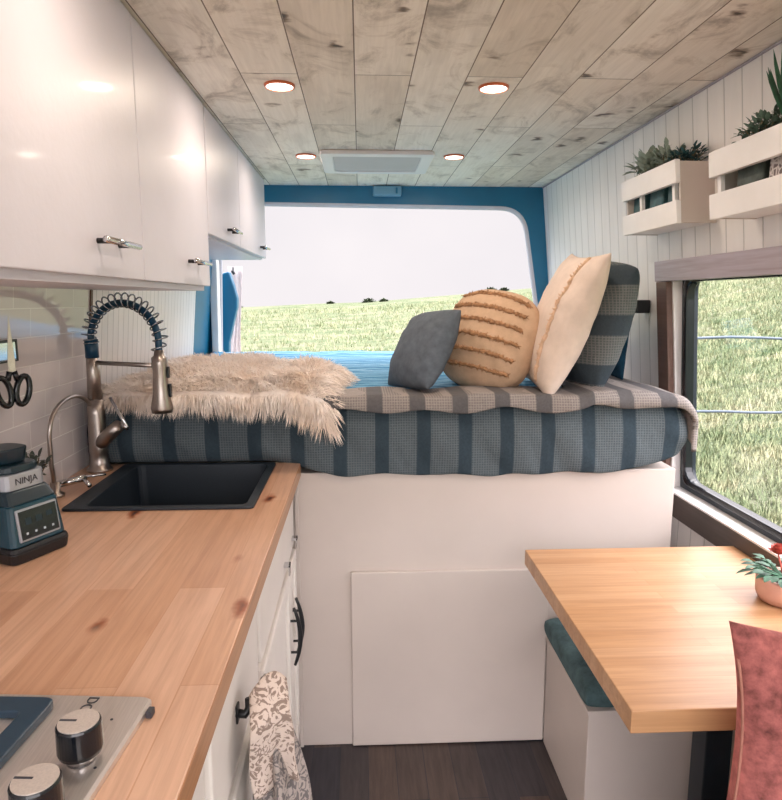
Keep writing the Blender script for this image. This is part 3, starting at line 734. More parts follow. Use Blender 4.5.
# blender base
ang = radians(-25); RB = Matrix.Translation((-.665, 1.214, CZ)) @ Matrix.Rotation(ang, 4, 'Z')
def frustum(mb, bx, by, z0, tx, ty, z1, ox=0, oy=0, n=4, r=.015, mat=RB):
    a = rounded([(-bx/2, -by/2), (bx/2, -by/2), (bx/2, by/2), (-bx/2, by/2)], r, n)
    b = rounded([(-tx/2+ox, -ty/2+oy), (tx/2+ox, -ty/2+oy), (tx/2+ox, ty/2+oy), (-tx/2+ox, ty/2+oy)], r, n); m = len(a)
    return mb.add([mat @ Vector((*p, z0)) for p in a]+[mat @ Vector((*p, z1)) for p in b],
                  [tuple(range(m)), tuple(range(2*m-1, m-1, -1))]+[(i, (i+1) % m, m+(i+1) % m, m+i) for i in range(m)])
t = thing('blender_base', 'dark teal blender motor base with control panel on the wooden worktop', 'blender', (-.665, 1.214, CZ))
part('foot', frustum(frustum(MB(), .165, .118, .001, .170, .124, .022), .170, .124, .022, .165, .118, .03), M['black'], t, bevel=.002)
part('housing', frustum(MB(), .160, .116, .03, .140, .104, .105), M['ninja_face'], t, bevel=.003)
part('shoulder', frustum(MB(), .140, .104, .105, .110, .090, .128), M['ninja'], t, bevel=.003)
part('collar', frustum(MB(), .108, .088, .128, .106, .088, .158, r=.02), M['silver'], t, bevel=.002)
part('jar_socket', frustum(frustum(MB(), .10, .082, .158, .096, .080, .172, r=.03), .062, .062, .172, .070, .070, .20, r=.03), M['ninja'], t, bevel=.003)
slope = math.atan2(.01, .075)
PF = RB @ Matrix.Translation((.0765, .0, .068)) @ Matrix.Rotation(-slope, 4, 'Y')
def pbox(y0, y1, z0, z1, a, b): return MB().box(a, b, y0, y1, z0, z1, PF)
cp = part('control_panel', pbox(-.043, .043, -.030, .030, -.004, .0015), M['silver'], t, bevel=.003)
part('display', pbox(-.039, .039, -.026, .026, .001, .0025), M['display'], cp, bevel=.002)
for k in range(4):
    part('button', pbox(-.030+.018*k, -.026+.018*k, -.018, -.014, .0024, .0032), M['dot'], cp)
TX = Matrix(((0, 0, 1, 0), (1, 0, 0, 0), (0, 1, 0, 0), (0, 0, 0, 1)))
text_part('NINJA', .017, M['label'], t, RB @ Matrix.Translation((.0542, 0, .143)) @ TX)
part('display_icons', MB().box(.0024, .003, -.028, -.016, .000, .012, PF).box(.0024, .003, -.006, .006, .000, .012, PF).box(.0024, .003, .016, .028, .004, .014, PF), M['ninja'], cp)

# ------------------------------------------------------------------ plants
def leaf(mb, base, d, ln, wd, up=Vector((0, 0, 1)), curl=.2):
    d = d.normalized(); s = d.cross(up)
    if s.length < .1: s = d.orthogonal()
    s.normalize(); nn = s.cross(d)
    P = []
    for k, wf in ((0, .15), (.3, .85), (.6, 1), (.85, .6), (1, .05)):
        c = base+d*ln*k - nn*curl*ln*k*k
        P += [c-s*wd*.5*wf+nn*wd*.12*wf, c, c+s*wd*.5*wf+nn*wd*.12*wf]
    F = []
    for i in range(4):
        F += [(i*3, i*3+1, i*3+4, i*3+3), (i*3+1, i*3+2, i*3+5, i*3+4)]
    mb.add(P, F)
def sprig_plant(t, c, n, h, spread, ln, wd, mat, per=7, seed=1):
    rnd = random.Random(seed); lf = MB(); st = MB()
    for i in range(n):
        a = rnd.uniform(0, 2*pi); r = rnd.uniform(0, 1)**.5
        tip = Vector((c[0]+spread[0]*r*cos(a), c[1]+spread[1]*r*sin(a), c[2]+h*rnd.uniform(.55, 1)*(1.1-.5*r)))
        b0 = Vector((c[0]+spread[0]*.4*r*cos(a), c[1]+spread[1]*.4*r*sin(a), c[2]))
        mid = (b0+tip)/2+Vector((0, 0, h*.12)); st.tube([b0, mid, tip], .0014, 5)
        for k in range(per):
            q = (k+1)/per; p = b0.lerp(mid, q*2) if q < .5 else mid.lerp(tip, q*2-1)
            d = Vector((rnd.uniform(-1, 1), rnd.uniform(-1, 1), rnd.uniform(-.1, .9)))
            leaf(lf, p, d, ln*rnd.uniform(.7, 1.15), wd*rnd.uniform(.8, 1.1))
        leaf(lf, tip, tip-mid, ln, wd)
    part('stems', st, M['stem'], t); part('foliage', lf, mat, t, smooth=True)
# small plant behind the blender
pc = (-.728, 1.43, CZ)
t = thing('potted_succulent', 'small dark green succulent behind the blender base by the tiles', 'plant', pc)
part('pot', MB().lathe([(.02, .001), (.026, .004), (.032, .055), (.033, .058), (.030, .058), (.028, .05), (.0, .048)], pc), M['leaf_olive'], t, smooth=True)
sprig_plant(t, (pc[0], pc[1], CZ+.05), 9, .085, (.035, .05), .024, .011, M['leaf_olive'], 7, 3)

# wall planter crates
def crate(label, y0, y1, z0, z1, sh, dividers):
    D = .101
    t = thing('planter_crate', label, 'planter', (wx(RW, z0)-D, (y0+y1)/2, z0), 'white slatted planter crates on the right wall')
    def xf(z): return wx(RW, z)-D
    def sheet(za, zb, a, b, ya, yb): return MB().prism([(xf(za)+a, za), (xf(zb)+a, zb), (xf(zb)+b, zb), (xf(za)+b, za)], ya, yb, 'y')
    part('front_slat', sheet(z0, z0+sh, -.014, 0, y0, y1), M['white'], t, bevel=.0015)
    part('front_slat', sheet(z1-sh, z1, -.014, 0, y0, y1), M['white'], t, bevel=.0015)
    def xr(z): return wx(RW, z)-.001
    for q, (ya, yb) in enumerate(((y0+.002, y0+.012), (y1-.012, y1-.002))):
        part('end_panel', MB().prism([(xf(z0), z0+.002), (xr(z0), z0+.002), (xr(z1), z1-.004), (xf(z1), z1-.004)], ya, yb, 'y'), M['bedpaint'], t, bevel=.001)
    part('bottom', MB().prism([(xf(z0)+.001, z0+.004), (xr(z0)-.002, z0+.004), (xr(z0)-.003, z0+.014), (xf(z0)+.001, z0+.014)], y0+.013, y1-.013, 'y'), M['white'], t)
    for y in dividers:
        part('batten', sheet(z0+.015, z1-.006, .001, .012, y-.008, y+.008), M['white'], t, bevel=.001)
    return t
c1 = crate('smaller white slatted planter crate, further of the two above the window', 1.810, 2.18, 1.600, 1.770, .062, (1.855, 2.07))
c2 = crate('larger white slatted planter crate, nearer of the two above the window', 1.12, 1.640, 1.588, 1.748, .060, (1.62,))
# pots standing in the crates, each with its plant as foliage
def crate_plant(label, x, y, z0, hz, wy, n, h, sp, ln, wd, mat, potmat, per=7, seed=1):
    o = thing('potted_plant', label, 'plant', (x, y, z0))
    p = part('pot', MB().box(x-.03, x+.03, y-wy, y+wy, z0, hz), potmat, o, bevel=.006)
    part('soil', MB().box(x-.026, x+.026, y-wy+.004, y+wy-.004, hz-.002, hz+.004), M['soil'], o)
    sprig_plant(o, (x, y, hz), n, h, sp, ln, wd, mat, per, seed)
    return o
crate_plant('pale sage succulent with broad leaves at the far end of the further crate', .928, 2.12, 1.6155, 1.750, .045, 14, .095, (.035, .08), .050, .024, M['sage'], M['leaf_blue'], 6, 11)
crate_plant('bushy grey-green plant in the middle of the further crate', .928, 2.0, 1.6155, 1.750, .045, 28, .105, (.035, .085), .030, .014, M['sage'], M['leaf_blue'], 8, 12)
crate_plant('low blue-green trailing plant at the near end of the further crate', .928, 1.88, 1.6155, 1.750, .045, 24, .075, (.035, .085), .020, .009, M['leaf_blue'], M['leaf_blue'], 8, 13)
crate_plant('leafy grey-green plant at the far end of the nearer crate', .928, 1.52, 1.6035, 1.730, .05, 34, .095, (.035, .085), .024, .011, M['leaf_dark'], M['leaf_olive'], 9, 14)
o = thing('potted_aloe', 'spiky long-leaved plant in a patterned white pot in the nearer crate', 'plant', (.932, 1.385, 1.6075))
part('pot', MB().box(.898, .966, 1.32, 1.45, 1.6075, 1.735), M['knit'], o, bevel=.01)
part('soil', MB().box(.902, .962, 1.33, 1.44, 1.734, 1.739), M['soil'], o)
mb = MB(); rnd = random.Random(5)
for k in range(40):
    a = rnd.uniform(0, 2*pi); tl = rnd.uniform(.1, .75)
    dd = Vector((cos(a)*tl*.30-.05, sin(a)*tl, 1)).normalized(); ln = rnd.uniform(.13, .215)
    leaf(mb, Vector((.928, 1.385+.03*sin(a), 1.737)), dd, ln, .013, Vector((0, 1, .1)) if abs(dd.y) < .8 else Vector((1, 0, 0)), rnd.uniform(-.05, .25))
part('foliage', mb, M['leaf_green'], o)
mb = MB()

# ------------------------------------------------------------------ cooktop
SR = Matrix.Translation((-.245, .715, CZ)) @ Matrix.Rotation(radians(-4.5), 4, 'Z')   # local origin: far right corner
t = thing('cooktop', 'stainless steel cooktop set in the worktop with two black knobs', 'stove', (-.4, .5, CZ))
co = rounded([(-.40, -.36), (0, -.36), (0, 0), (-.40, 0)], .012, 4)
mb = MB(); n = len(co)
ci = [((p[0]+.2)*.985-.2, (p[1]+.18)*.985-.18) for p in co]
mb.add([SR @ Vector((*p, .0005)) for p in co]+[SR @ Vector((*p, .007)) for p in co]+[SR @ Vector((*p, .010)) for p in ci],
       [tuple(range(n)), tuple(range(3*n-1, 2*n-1, -1))]+[(i, (i+1) % n, n+(i+1) % n, n+i) for i in range(n)]+[(n+i, n+(i+1) % n, 2*n+(i+1) % n, 2*n+i) for i in range(n)])
part('steel_top', mb, M['steel'], t)
lo = rounded([(-.39, -.35), (-.104, -.35), (-.104, -.02), (-.39, -.02)], .014, 4); li = rounded([(-.375, -.33), (-.130, -.33), (-.130, -.048), (-.375, -.048)], .008, 4)
mb = MB()
vs0 = lambda L_, z: [SR @ Vector((*p, z)) for p in L_]
nl = len(lo); mb.add(vs0(lo, .010)+vs0(li, .010)+vs0(lo, .020)+vs0(li, .020), sum([[(i, (i+1) % nl, nl+(i+1) % nl, nl+i), (2*nl+i, 3*nl+i, 3*nl+(i+1) % nl, 2*nl+(i+1) % nl), (i, 2*nl+i, 2*nl+(i+1) % nl, (i+1) % nl), (nl+i, nl+(i+1) % nl, 3*nl+(i+1) % nl, 3*nl+i)] for i in range(nl)], []))
part('pan_frame', mb, M['stoveglass'], t, bevel=.002)
gr = MB()
for a, b in (((-.37, -.10), (-.135, -.10)), ((-.25, -.32), (-.25, -.05)), ((-.37, -.28), (-.135, -.28))):
    gr.tube([SR @ Vector((*a, .024)), SR @ Vector((*b, .024))], .005, 8)
part('pan_support', gr, M['black'], t, smooth=True)
part('burner', MB().lathe([(.045, .0), (.045, .006), (.03, .009), (.03, .013), (.0, .014)], (0, 0, 0), 24, SR @ Matrix.Translation((-.25, -.19, .010))), M['black'], t, smooth=True)
for k, (lx, ly) in enumerate(((-.0316, -.1085), (-.0295, -.188))):
    kn = part('knob', MB().lathe([(.0205, 0), (.0218, .004), (.0214, .030), (.0205, .032)], (0, 0, 0), 36, SR @ Matrix.Translation((lx, ly, .020))), M['blackgloss'], t, smooth=False)
    part('knob_cap', MB().lathe([(.0195, 0), (.0195, .0012), (.0, .0013)], (0, 0, 0), 36, SR @ Matrix.Translation((lx, ly, .0521))), M['knobtop'], kn)
    part('knob_stem', MB().lathe([(.014, 0), (.014, .0105)], (0, 0, 0), 20, SR @ Matrix.Translation((lx, ly, .0098))), M['chrome'], kn, smooth=True)
    part('pointer', MB().box(lx-.019, lx-.002, ly-.0012, ly+.0012, .0532, .0538, SR), M['label'], kn)
for (lx, ly) in ((-.03, -.045), (-.012, -.12), (-.075, -.145)):
    part('screw', MB().lathe([(.0016, 0), (.0016, .0006)], (0, 0, 0), 8, SR @ Matrix.Translation((lx, ly, .0101))), M['label'], t)
text_part('DO', .018, M['label'], t, SR @ Matrix.Translation((-.069, -.019, .0103)) @ Matrix.Rotation(radians(-92), 4, 'Z'))
part('corner_clip', MB().box(.001, .008, -.030, -.018, .001, .009, SR), M['label'], t, bevel=.001)

# ------------------------------------------------------------------ bed platform, mattress and bedding
BX0, BX1, BY = -.198, .952, 1.872
t = thing('bed_platform', 'white painted bed platform with a large square access panel at the front', 'bed', (.37, 2.6, 0))
part('platform', MB().box(BX0, BX1, BY, 3.46, .0, .885), M['bedpaint'], t, bevel=.003)
part('side_platform', MB().box(-.795, BX0-.001, BY+.002, 3.46, .0, .90), M['bedpaint'], t, bevel=.003)
part('access_panel', MB().box(-.033, .572, BY-.014, BY-.0005, .004, .578), M['bedpaint'], t, bevel=.003)
part('corner_batten', MB().box(BX0, BX0+.012, BY-.008, BY-.0005, .0, .885), M['bedpaint'], t, bevel=.002)

def bed_top(x): return 1.085
def mat_section(v, x):
    """closed front profile around the mattress: v 0..1 from under-front, round the front face, over the top to the back"""
    return None
MX0, MX1 = -.775, .962
def mattress_fn(u, v):
    x = MX0+(MX1-MX0)*u
    endr = min(1, min(u, 1-u)/.035); er = sqrt(max(0, 1-(1-endr)**2))
    zb = .893 + .028*smooth01((-.12-x)/.15) + .02*smooth01((x-.80)/.15); zt = 1.085
    sag = .010*noise.noise(Vector((x*5, 0, 0)))
    # v: 0 back bottom -> .2 front bottom -> .5 front top -> 1 back top
    yb, yf = 3.42, BY-.004
    if v < .15:
        q = v/.15; y = yb+(yf+.02-yb)*q; z = zb
    elif v < .55:
        q = (v-.15)/.40; a = pi*q - pi/2
        y = yf+.02-.045*cos(a)**.7; z = zb+(zt-zb)*(.5+.5*sin(a))
        bul = noise.noise(Vector((x*7, z*6, 3)))*.012 + noise.noise(Vector((x*22+z*14, z*9, 5)))*.006
        # slanting tension folds
        bul += .004*sin(x*34+z*25)*cos(a)
        y -= bul*cos(a); z += sag*cos(a)
        z -= .052*smooth01((cos(a)-.25)/.5)*(1-q)*smooth01((x+.22)/.2)*smooth01((1.0-x)/.3)*(1+.4*noise.noise(Vector((x*9, 1, 1))))
    else:
        q = (v-.55)/.45; y = yf+.02+(yb-yf-.02)*q; z = zt+.004*noise.noise(Vector((x*6, y*6, 0)))
    zc = (zb+zt)/2
    z = zc+(z-zc)*(.62+.38*er)
    return (x, y, z)
mt = MB().grid(mattress_fn, 170, 90)
n2 = 90
mt.f.append(tuple(range(90))); mt.f.append(tuple(169*90+k for k in range(89, -1, -1)))
o = mt.build('mattress', M['plaid'], smooth=True, loc=(.1, 2.6, .9))
tag(o, 'thick mattress in grey and dark plaid fitted cover on the white platform', 'mattress')

# plaid coverlet laid over the top, its thick edge hanging at the front from the throw to the right end
def cover_fn(u, v):
    xs = -.30+1.375*u            # arc length from the throw to the right end
    e = xs-.915; x = xs; dz = 0
    if e > 0:
        a = min(e/.06, pi/2); x = .915+.06*sin(a); dz = .06*(1-cos(a))+max(0, e-.0942)
    # v from the rear of the band (y 2.22) forward and over the front edge
    L0 = .18+1.15*smooth01((x-.64)/.10); s = v*(L0+.055)
    fy_ = 1.835+.008*sin(x*17)+.012*noise.noise(Vector((x*6, 2, 0)))
    top = 1.112+.010*smooth01((x-.62)/.08)*smooth01((.90-x)/.1)+.006*noise.noise(Vector((x*7, s*6, 0)))+.007*noise.noise(Vector((x*4, 0, 4)))
    if s < L0: y = fy_+(L0-s); z = top
    else:
        q = (s-L0)/.055; y = fy_-.010*sin(q*pi/2); z = top-.036*q-.008*sin(x*26)*q
    z -= dz
    return (x, y, z)
cv = MB().grid(cover_fn, 150, 40)
o = cv.build('coverlet', M['plaid_flap'], smooth=True, loc=(.3, 2.0, 1.09))
d_ = o.modifiers.new('s', 'SOLIDIFY'); d_.thickness = .016; d_.offset = 0
tag(o, 'brown-grey plaid coverlet folded along the front edge of the mattress', 'bedspread')
def end_fn(u, v):   # right hand drape of the coverlet, a fold hanging over the mattress end
    y = 1.828+.55*u
    a = v
    x = .935+.052*sin(min(1, a*2.2)*pi/2); z = 1.118-.0*a
    if a > .3: z = 1.118-(a-.3)*.26
    else: z = 1.118-.02*(a/.3)**2
    x += .006*noise.noise(Vector((y*9, a*3, 1)))-.03*smooth01((a-.6)/.4)
    return (x, y, z)

# blue striped blanket over the rear of the bed
def blue_fn(u, v):
    x = -.76+1.45*u; y = 2.005+(3.41-2.005)*v
    z = 1.108+.008*noise.noise(Vector((x*4, y*9, 0)))+.005*noise.noise(Vector((x*14, y*20, 3)))
    z += .012*smooth01((v-.9)/.1)
    return (x, y, z)
o = MB().grid(blue_fn, 90, 60).build('blanket', M['blue'], smooth=True, loc=(.1, 2.8, 1.1)); 
d_ = o.modifiers.new('s', 'SOLIDIFY'); d_.thickness = .012; d_.offset = 0
tag(o, 'blue striped blanket spread over the back of the bed', 'blanket')

# ------------------------------------------------------------------ pillows
def pillow(name, label, c, w, h, t, yaw, tilt, mat, pinch=.07, roll=0, seed=0, ear=.0, wr=.006, power=.42, cat='pillow'):
    """c = bottom centre point"""
    Mx = Matrix.Translation(c) @ Matrix.Rotation(-radians(yaw), 4, 'Z') @ Matrix.Rotation(-radians(tilt), 4, 'X') @ Matrix.Rotation(radians(roll), 4, 'Y') @ Matrix.Translation((0, 0, h/2))
    def P(u, v, sgn):
        x = w/2*u*(1-pinch*(1-v*v)*abs(u)**2)*(1+ear*(abs(u*v))**3)
        z = h/2*v*(1-pinch*(1-u*u)*abs(v)**2)*(1+ear*(abs(u*v))**3)
        e = max(0, (1-u*u))*max(0, (1-v*v))
        th = t/2*e**power
        nz = noise.noise(Vector((x*9+seed, z*9, sgn)))*wr + noise.noise(Vector((x*25+seed, z*25, sgn)))*wr*.35
        rad = abs(u*v); nz += wr*1.2*sin(14*math.atan2(v, u)+seed)*rad*e**.3
        return Mx @ Vector((x, sgn*(th+nz*min(1, e*4)), z))
    n = 34; mb = MB()
    for sgn in (-1, 1):
        mb.grid(lambda a, b: P(-cos(pi*a) if 1 else 0, -cos(pi*b), sgn), n, n)
    o = mb.build(name, mat, smooth=True, merge=.0006, loc=c)
    return o, Mx, P
def fringe(o, Mx, P, row, mat, name='tufted_trim', axis='h', r=.007, u0=-.93, u1=.93, seed=0, curve=0):
    rnd = random.Random(seed); pts = []; mb = MB(); N_ = 46
    for k in range(N_):
        a = u0+(u1-u0)*k/(N_-1)
        u, v = (a, row+curve*(1-a*a)) if axis == 'h' else (row+curve*(1-a*a), a)
        p = P(u, v, -1)
        pts.append(p + Vector([rnd.uniform(-.0015, .0015) for _ in range(3)]))
    mb.tube(pts, [r*rnd.uniform(.6, 1.3) for _ in pts], 7)
    for p in pts:
        for _ in range(3):
            d = Vector((rnd.uniform(-1, 1), rnd.uniform(-1, .2), rnd.uniform(-1, 1))).normalized()
            mb.tube([p, p+d*r*1.8], [r*.35, r*.15], 4)
    return part(name, mb, mat, o, smooth=True)

o, Mx, P = pillow('throw_pillow', 'small slate blue throw pillow, leftmost of the pillow row', Vector((.145, 2.02, 1.118)), .27, .262, .13, 70, 28, M['slate'], .0, -6, 1, .0)
tag(o, o.get('label', 'small slate blue throw pillow, leftmost in the row on the bed'), 'pillow')
pt = MB(); 
o, Mx, P = pillow('throw_pillow', '', Vector((.370, 2.07, 1.118)), .30, .305, .18, 38, 20, M['tan'], -.10, 8, 5, -.16, .004, .40)
tag(o, 'plump tan throw pillow with fuzzy horizontal stripes on the bed', 'pillow')
for k, v in enumerate((-.72, -.42, -.1, .22, .52, .8)):
    fringe(o, Mx, P, v, M['tanfringe'], 'tufted_stripe', 'h', .0065, -.82, .82, k, .06)
o, Mx, P = pillow('throw_pillow', '', Vector((.555, 2.04, 1.118)), .36, .435, .15, 90, 20, M['cream'], .05, 4, 9, .03)
tag(o, 'tall cream throw pillow with a tufted seam, leaning between tan and plaid pillows', 'pillow')
fringe(o, Mx, P, .60, M['creamfringe'], 'tufted_seam', 'v', .007, -.9, .93, 20, .0)
o, Mx, P = pillow('bed_pillow', '', Vector((.700, 2.10, 1.118)), .36, .405, .16, 82, 13, M['plaid_pillow'], .0, 6, 14, -.06)
tag(o, 'large dark plaid pillow at the right end of the bed against the wall', 'pillow')
o, Mx, P = pillow('bed_pillow', '', Vector((.86, 2.36, 1.122)), .34, .30, .09, 75, 6, M['darkteal_fab'], .06, 0, 17, .04)
tag(o, 'dark teal pillow mostly hidden behind the large plaid pillow', 'pillow')

# ------------------------------------------------------------------ fur throw
rnd = random.Random(21)
def throw_pt(a, b):
    """a across 0..1 left to right, b 0 rear .. 1 front hem"""
    y = 2.92-(2.92-1.80)*min(1, b/.86)
    xr = -.40+(.34)*smooth01((2.92-y)/.75) + .03*sin(y*9)
    xl = -.748
    x = xl+(xr-xl)*a
    top = 1.128+.030*noise.noise(Vector((x*6, y*5, 7)))+.045*math.exp(-((x+.17)/.09)**2)*math.exp(-((y-2.05)/.25)**2)+.02*smooth01((2.9-y)/.3)*math.exp(-((x+.45)/.25)**2)
    edge = smooth01(min(1, (1-a)/.05)); top = 1.117+(top-1.117)*edge
    if b > .80:
        q = (b-.80)/.20; hang = .022+.030*smooth01((x+.7)/.4)+.045*smooth01((x+.26)/.16)
        top -= hang*q*q+.006*q
        y = 1.92-(.078+.04*smooth01((x+.62)/.1))*sin(min(1, q*1.25)*pi/2)
    return Vector((x, y, top))
base = MB().grid(lambda a, b: throw_pt(a, b), 60, 80)
ft = thing('fur_throw', 'shaggy cream faux fur throw over the left front edge of the bed', 'throw', (-.4, 2.3, 1.1))
part('backing', base, M['fur'], ft, smooth=True, solid=.006)
fur = MB()
for i in range(30000):
    a = rnd.random(); b = rnd.random()**.72
    p = throw_pt(a, b)
    e = .01; pa = throw_pt(min(1, a+e), b)-throw_pt(max(0, a-e), b); pb = throw_pt(a, min(1, b+e))-throw_pt(a, max(0, b-e))
    nn = pa.cross(pb)
    if nn.length < 1e-9: continue
    nn.normalize()
    if nn.z < -.2 or (abs(nn.z) < .3 and nn.y > 0): nn = -nn
    clump = noise.noise(Vector((p.x*28, p.y*28, 2))); cl2 = noise.noise(Vector((p.x*28+9, p.y*28, 8)))
    d = nn*.55+Vector((clump*.9+rnd.uniform(-.25, .25)+.15*(a > .9), -.45+cl2*.7+rnd.uniform(-.25, .25), -.05))
    if b > .9: d += Vector((0, -.1, -.75))
    if a > .95: d += Vector((.6, 0, -.1))
    d.normalize(); ln = rnd.uniform(.026, .055)
    s = d.cross(Vector((rnd.uniform(-1, 1), rnd.uniform(-1, 1), .3))).normalized()*rnd.uniform(.0010, .0019)
    g1 = p+d*ln*.5; g2 = p+d*ln+Vector((0, -.003, -.012))
    fur.add([p-s, p+s, g1+s*.8, g1-s*.8, g2], [(0, 1, 2, 3), (3, 2, 4)])
part('fur_pile', fur, M['fur'], ft, smooth=True)

# ------------------------------------------------------------------ dinette
t = thing('dining_table', 'light beech block dining table on a dark post in front of the window', 'table', (.75, 1.3, 0))
part('table_top', MB().box(.443, 1.040, .962, 1.665, .678, .72), M['table'], t, bevel=.002)
part('post', MB().box(.757, .817, 1.27, 1.33, .012, .6675), M['rubber'], t, bevel=.003)
part('floor_plate', MB().box(.70, .86, 1.22, 1.38, .0005, .012), M['black'], t, bevel=.003)
part('top_plate', MB().box(.70, .86, 1.22, 1.38, .668, .6775), M['black'], t, bevel=.003)

t = thing('bench', 'white boxed bench beneath the table against the bed platform', 'bench', (.8, 1.69, 0))
part('box', MB().box(.572, 1.040, 1.485, 1.855, .0, .348), M['bedpaint'], t, bevel=.003)
part('lid', MB().box(.568, 1.040, 1.480, 1.857, .3485, .360), M['bedpaint'], t, bevel=.002)
def cushion(name, x0, x1, y0, y1, z0, z1, mat, label, seed=0):
    def fn(u, v):
        return None
    mb = MB(); nx, ny = 26, 26
    def P(u, v, s):
        e = (1-abs(u)**6)*(1-abs(v)**6)
        zc = (z0+z1)/2; hh = (z1-z0)/2
        return Vector(((x0+x1)/2+(x1-x0)/2*u, (y0+y1)/2+(y1-y0)/2*v, zc+s*hh*(max(0, e)**.16)+(.0025*noise.noise(Vector((u*4+seed, v*4, 0))) if s > 0 else 0)))
    for s in (-1, 1): mb.grid(lambda a, b: P(-cos(pi*a), -cos(pi*b), s), nx, ny)
    o = mb.build(name, mat, smooth=True, merge=.0005, loc=((x0+x1)/2, (y0+y1)/2, z0))
    tag(o, label, 'cushion'); return o
cushion('seat_cushion', .560, 1.036, 1.475, 1.852, .3605, .435, M['green_cush'], 'dark green velvet seat cushion on the white bench beneath the table')

t = thing('bench', 'white boxed bench at the near end of the table, below the picture edge', 'bench', (.8, .66, 0))
part('box', MB().box(.575, 1.040, .42, .93, .0, .36), M['bedpaint'], t, bevel=.003)
part('lid', MB().box(.570, 1.040, .415, .935, .3605, .372), M['bedpaint'], t, bevel=.002)
cushion('seat_cushion', .565, 1.036, .42, .93, .3725, .435, M['green_cush'], 'dark green velvet seat cushion carrying the pink pillow', 4)
o, Mx, P = pillow('throw_pillow', '', Vector((.790, .868, .437)), .49, .482, .13, 4, -4, M['pink'], .085, 0, 33, .07, .009)
tag(o, 'dusty pink velvet throw pillow standing upright at the near end of the table', 'pillow')
pp = []
for k in range(40):
    pp.append(P(-.995, -1+2*k/39*.9+.0, -1))
part('piping', MB().tube(pp, .0025, 6), M['pinkedge'], o, smooth=True)

# potted flower on the table
pc = (.945, 1.335, .7205)
t = thing('potted_flower', 'pale pink pot with green leaves and a red bloom on the table', 'plant', pc)
part('pot', MB().lathe([(.038, 0), (.050, .004), (.056, .02), (.057, .052), (.055, .058), (.050, .058), (.048, .05), (.0, .048)], pc), M['pot_pink'], t, smooth=True)
part('soil', MB().lathe([(.048, 0), (.048, .003)], (pc[0], pc[1], pc[2]+.050)), M['soil'], t)
mb = MB(); rnd2 = random.Random(8)
for k in range(34):
    a = pi+rnd2.uniform(-1.7, 1.7) if k < 26 else rnd2.uniform(0, 2*pi)
    b0 = Vector((pc[0], pc[1], pc[2]+.055)); d = Vector((cos(a), sin(a), rnd2.uniform(.1, .5)))
    b1 = b0+d.normalized()*rnd2.uniform(.03, .075)
    leaf(mb, b1, d+Vector((0, 0, -.2)), rnd2.uniform(.022, .04), .017, curl=.3)
    mb.tube([b0, b1], .0012, 4)
part('foliage', mb, M['leaf_green'], t, smooth=True)
mb = MB()
fc = Vector((pc[0]-.012, pc[1]+.01, pc[2]+.105))
for k in range(26):
    a = k*2.4; e = .2+k/26*1.3
    leaf(mb, fc, Vector((cos(a)*cos(e), sin(a)*cos(e), sin(e))), .026, .02, curl=-.2)
mb.tube([Vector((pc[0], pc[1], pc[2]+.05)), fc], .0022, 6)
part('bloom', mb, M['red'], t, smooth=True)
t = thing('phone', 'thin black slab lying on the table behind the pink pillow', 'phone', (.84, 1.14, .7205))
part('body', MB().box(.795, .945, 1.10, 1.165, .7205, .7285), M['phone'], t, bevel=.003)

# ------------------------------------------------------------------ towel on a hook
t = thing('towel_hook', 'black hook on the cabinet drawer front holding the towel', 'hook', (FX+.001, .945, .745))
part('hook', MB().tube([(FX+.0, .950, .745), (FX+.014, .950, .743), (FX+.020, .955, .750), (FX+.020, .957, .765)], .007, 10), M['black'], t, smooth=True)
part('plate', MB().box(FX+.0005, FX+.004, .942, .960, .73, .760), M['black'], t, bevel=.002)
tw = thing('hand_towel', 'cream and brown patterned towel hanging in front of the white drawers', 'towel', (-.15, 1.0, .5))
def bunch(u, v):
    z = .795-.36*v; a = 2*pi*u
    r = .42+.58*smooth01(v*1.5)
    if v < .08: r *= sqrt(max(0, v/.08))
    f = 1+.16*sin(a*5+v*3)*smooth01(v*3)+.08*sin(a*9+1)
    cx_ = -.156+.032*v; cy_ = .975+.02*v
    return (cx_+.040*r*f*cos(a), cy_+.075*r*f*sin(a), z)
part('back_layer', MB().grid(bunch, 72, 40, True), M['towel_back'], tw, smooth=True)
def flap(u, v):
    z = .800-.165*v
    w = .050+.014*smooth01(v*1.6)
    x = -.180+.012*v+(u-.15)*w+.004*sin(v*6); y = .955-.062*smooth01(v*2.2+.25)-.010*sin(u*6+1)*(.3+v)+.02*v
    z += .006*u-.010*u*v-.022*(2*u-1)**2*max(0, 1-v*3)
    return (x+.012, y+.035*u, z)
part('front_layer', MB().grid(flap, 24, 30), M['towel'], tw, smooth=True, solid=.006)

# ------------------------------------------------------------------ outside
def elev(az):   # slope of the crest seen from the van, by bearing in degrees (0 = straight back, + right)
    pts = [(-180, 0.0), (-60, -.012), (-12, -.012), (0, -.003), (16, .019), (24, .04), (34, .085), (60, .10), (110, .05), (180, 0.0)]
    for (a, x), (b, y) in zip(pts, pts[1:]):
        if az <= b: return x+(y-x)*smooth01((az-a)/(b-a)) if 0 else x+(y-x)*(az-a)/(b-a)
    return 0
def ground_z(x, y):
    r = math.hypot(x, y); az = math.degrees(math.atan2(x, y)); RC = 70
    crest = 1.39+elev(az)*RC
    q = min(1, r/RC); z = -.75+(crest+.75)*(q**1.15)
    if r > RC: z = crest-(r-RC)*.05
    return z+.12*noise.noise(Vector((x*.12, y*.12, 0)))*min(1, r/12)
def gfn(u, v):
    a = -pi+2*pi*u; r = .5+110*v**2.2
    x, y = r*sin(a), r*cos(a)
    return (x, y, ground_z(x, y))
struct(MB().grid(gfn, 181, 90).build('ground', M['grass'], smooth=True))
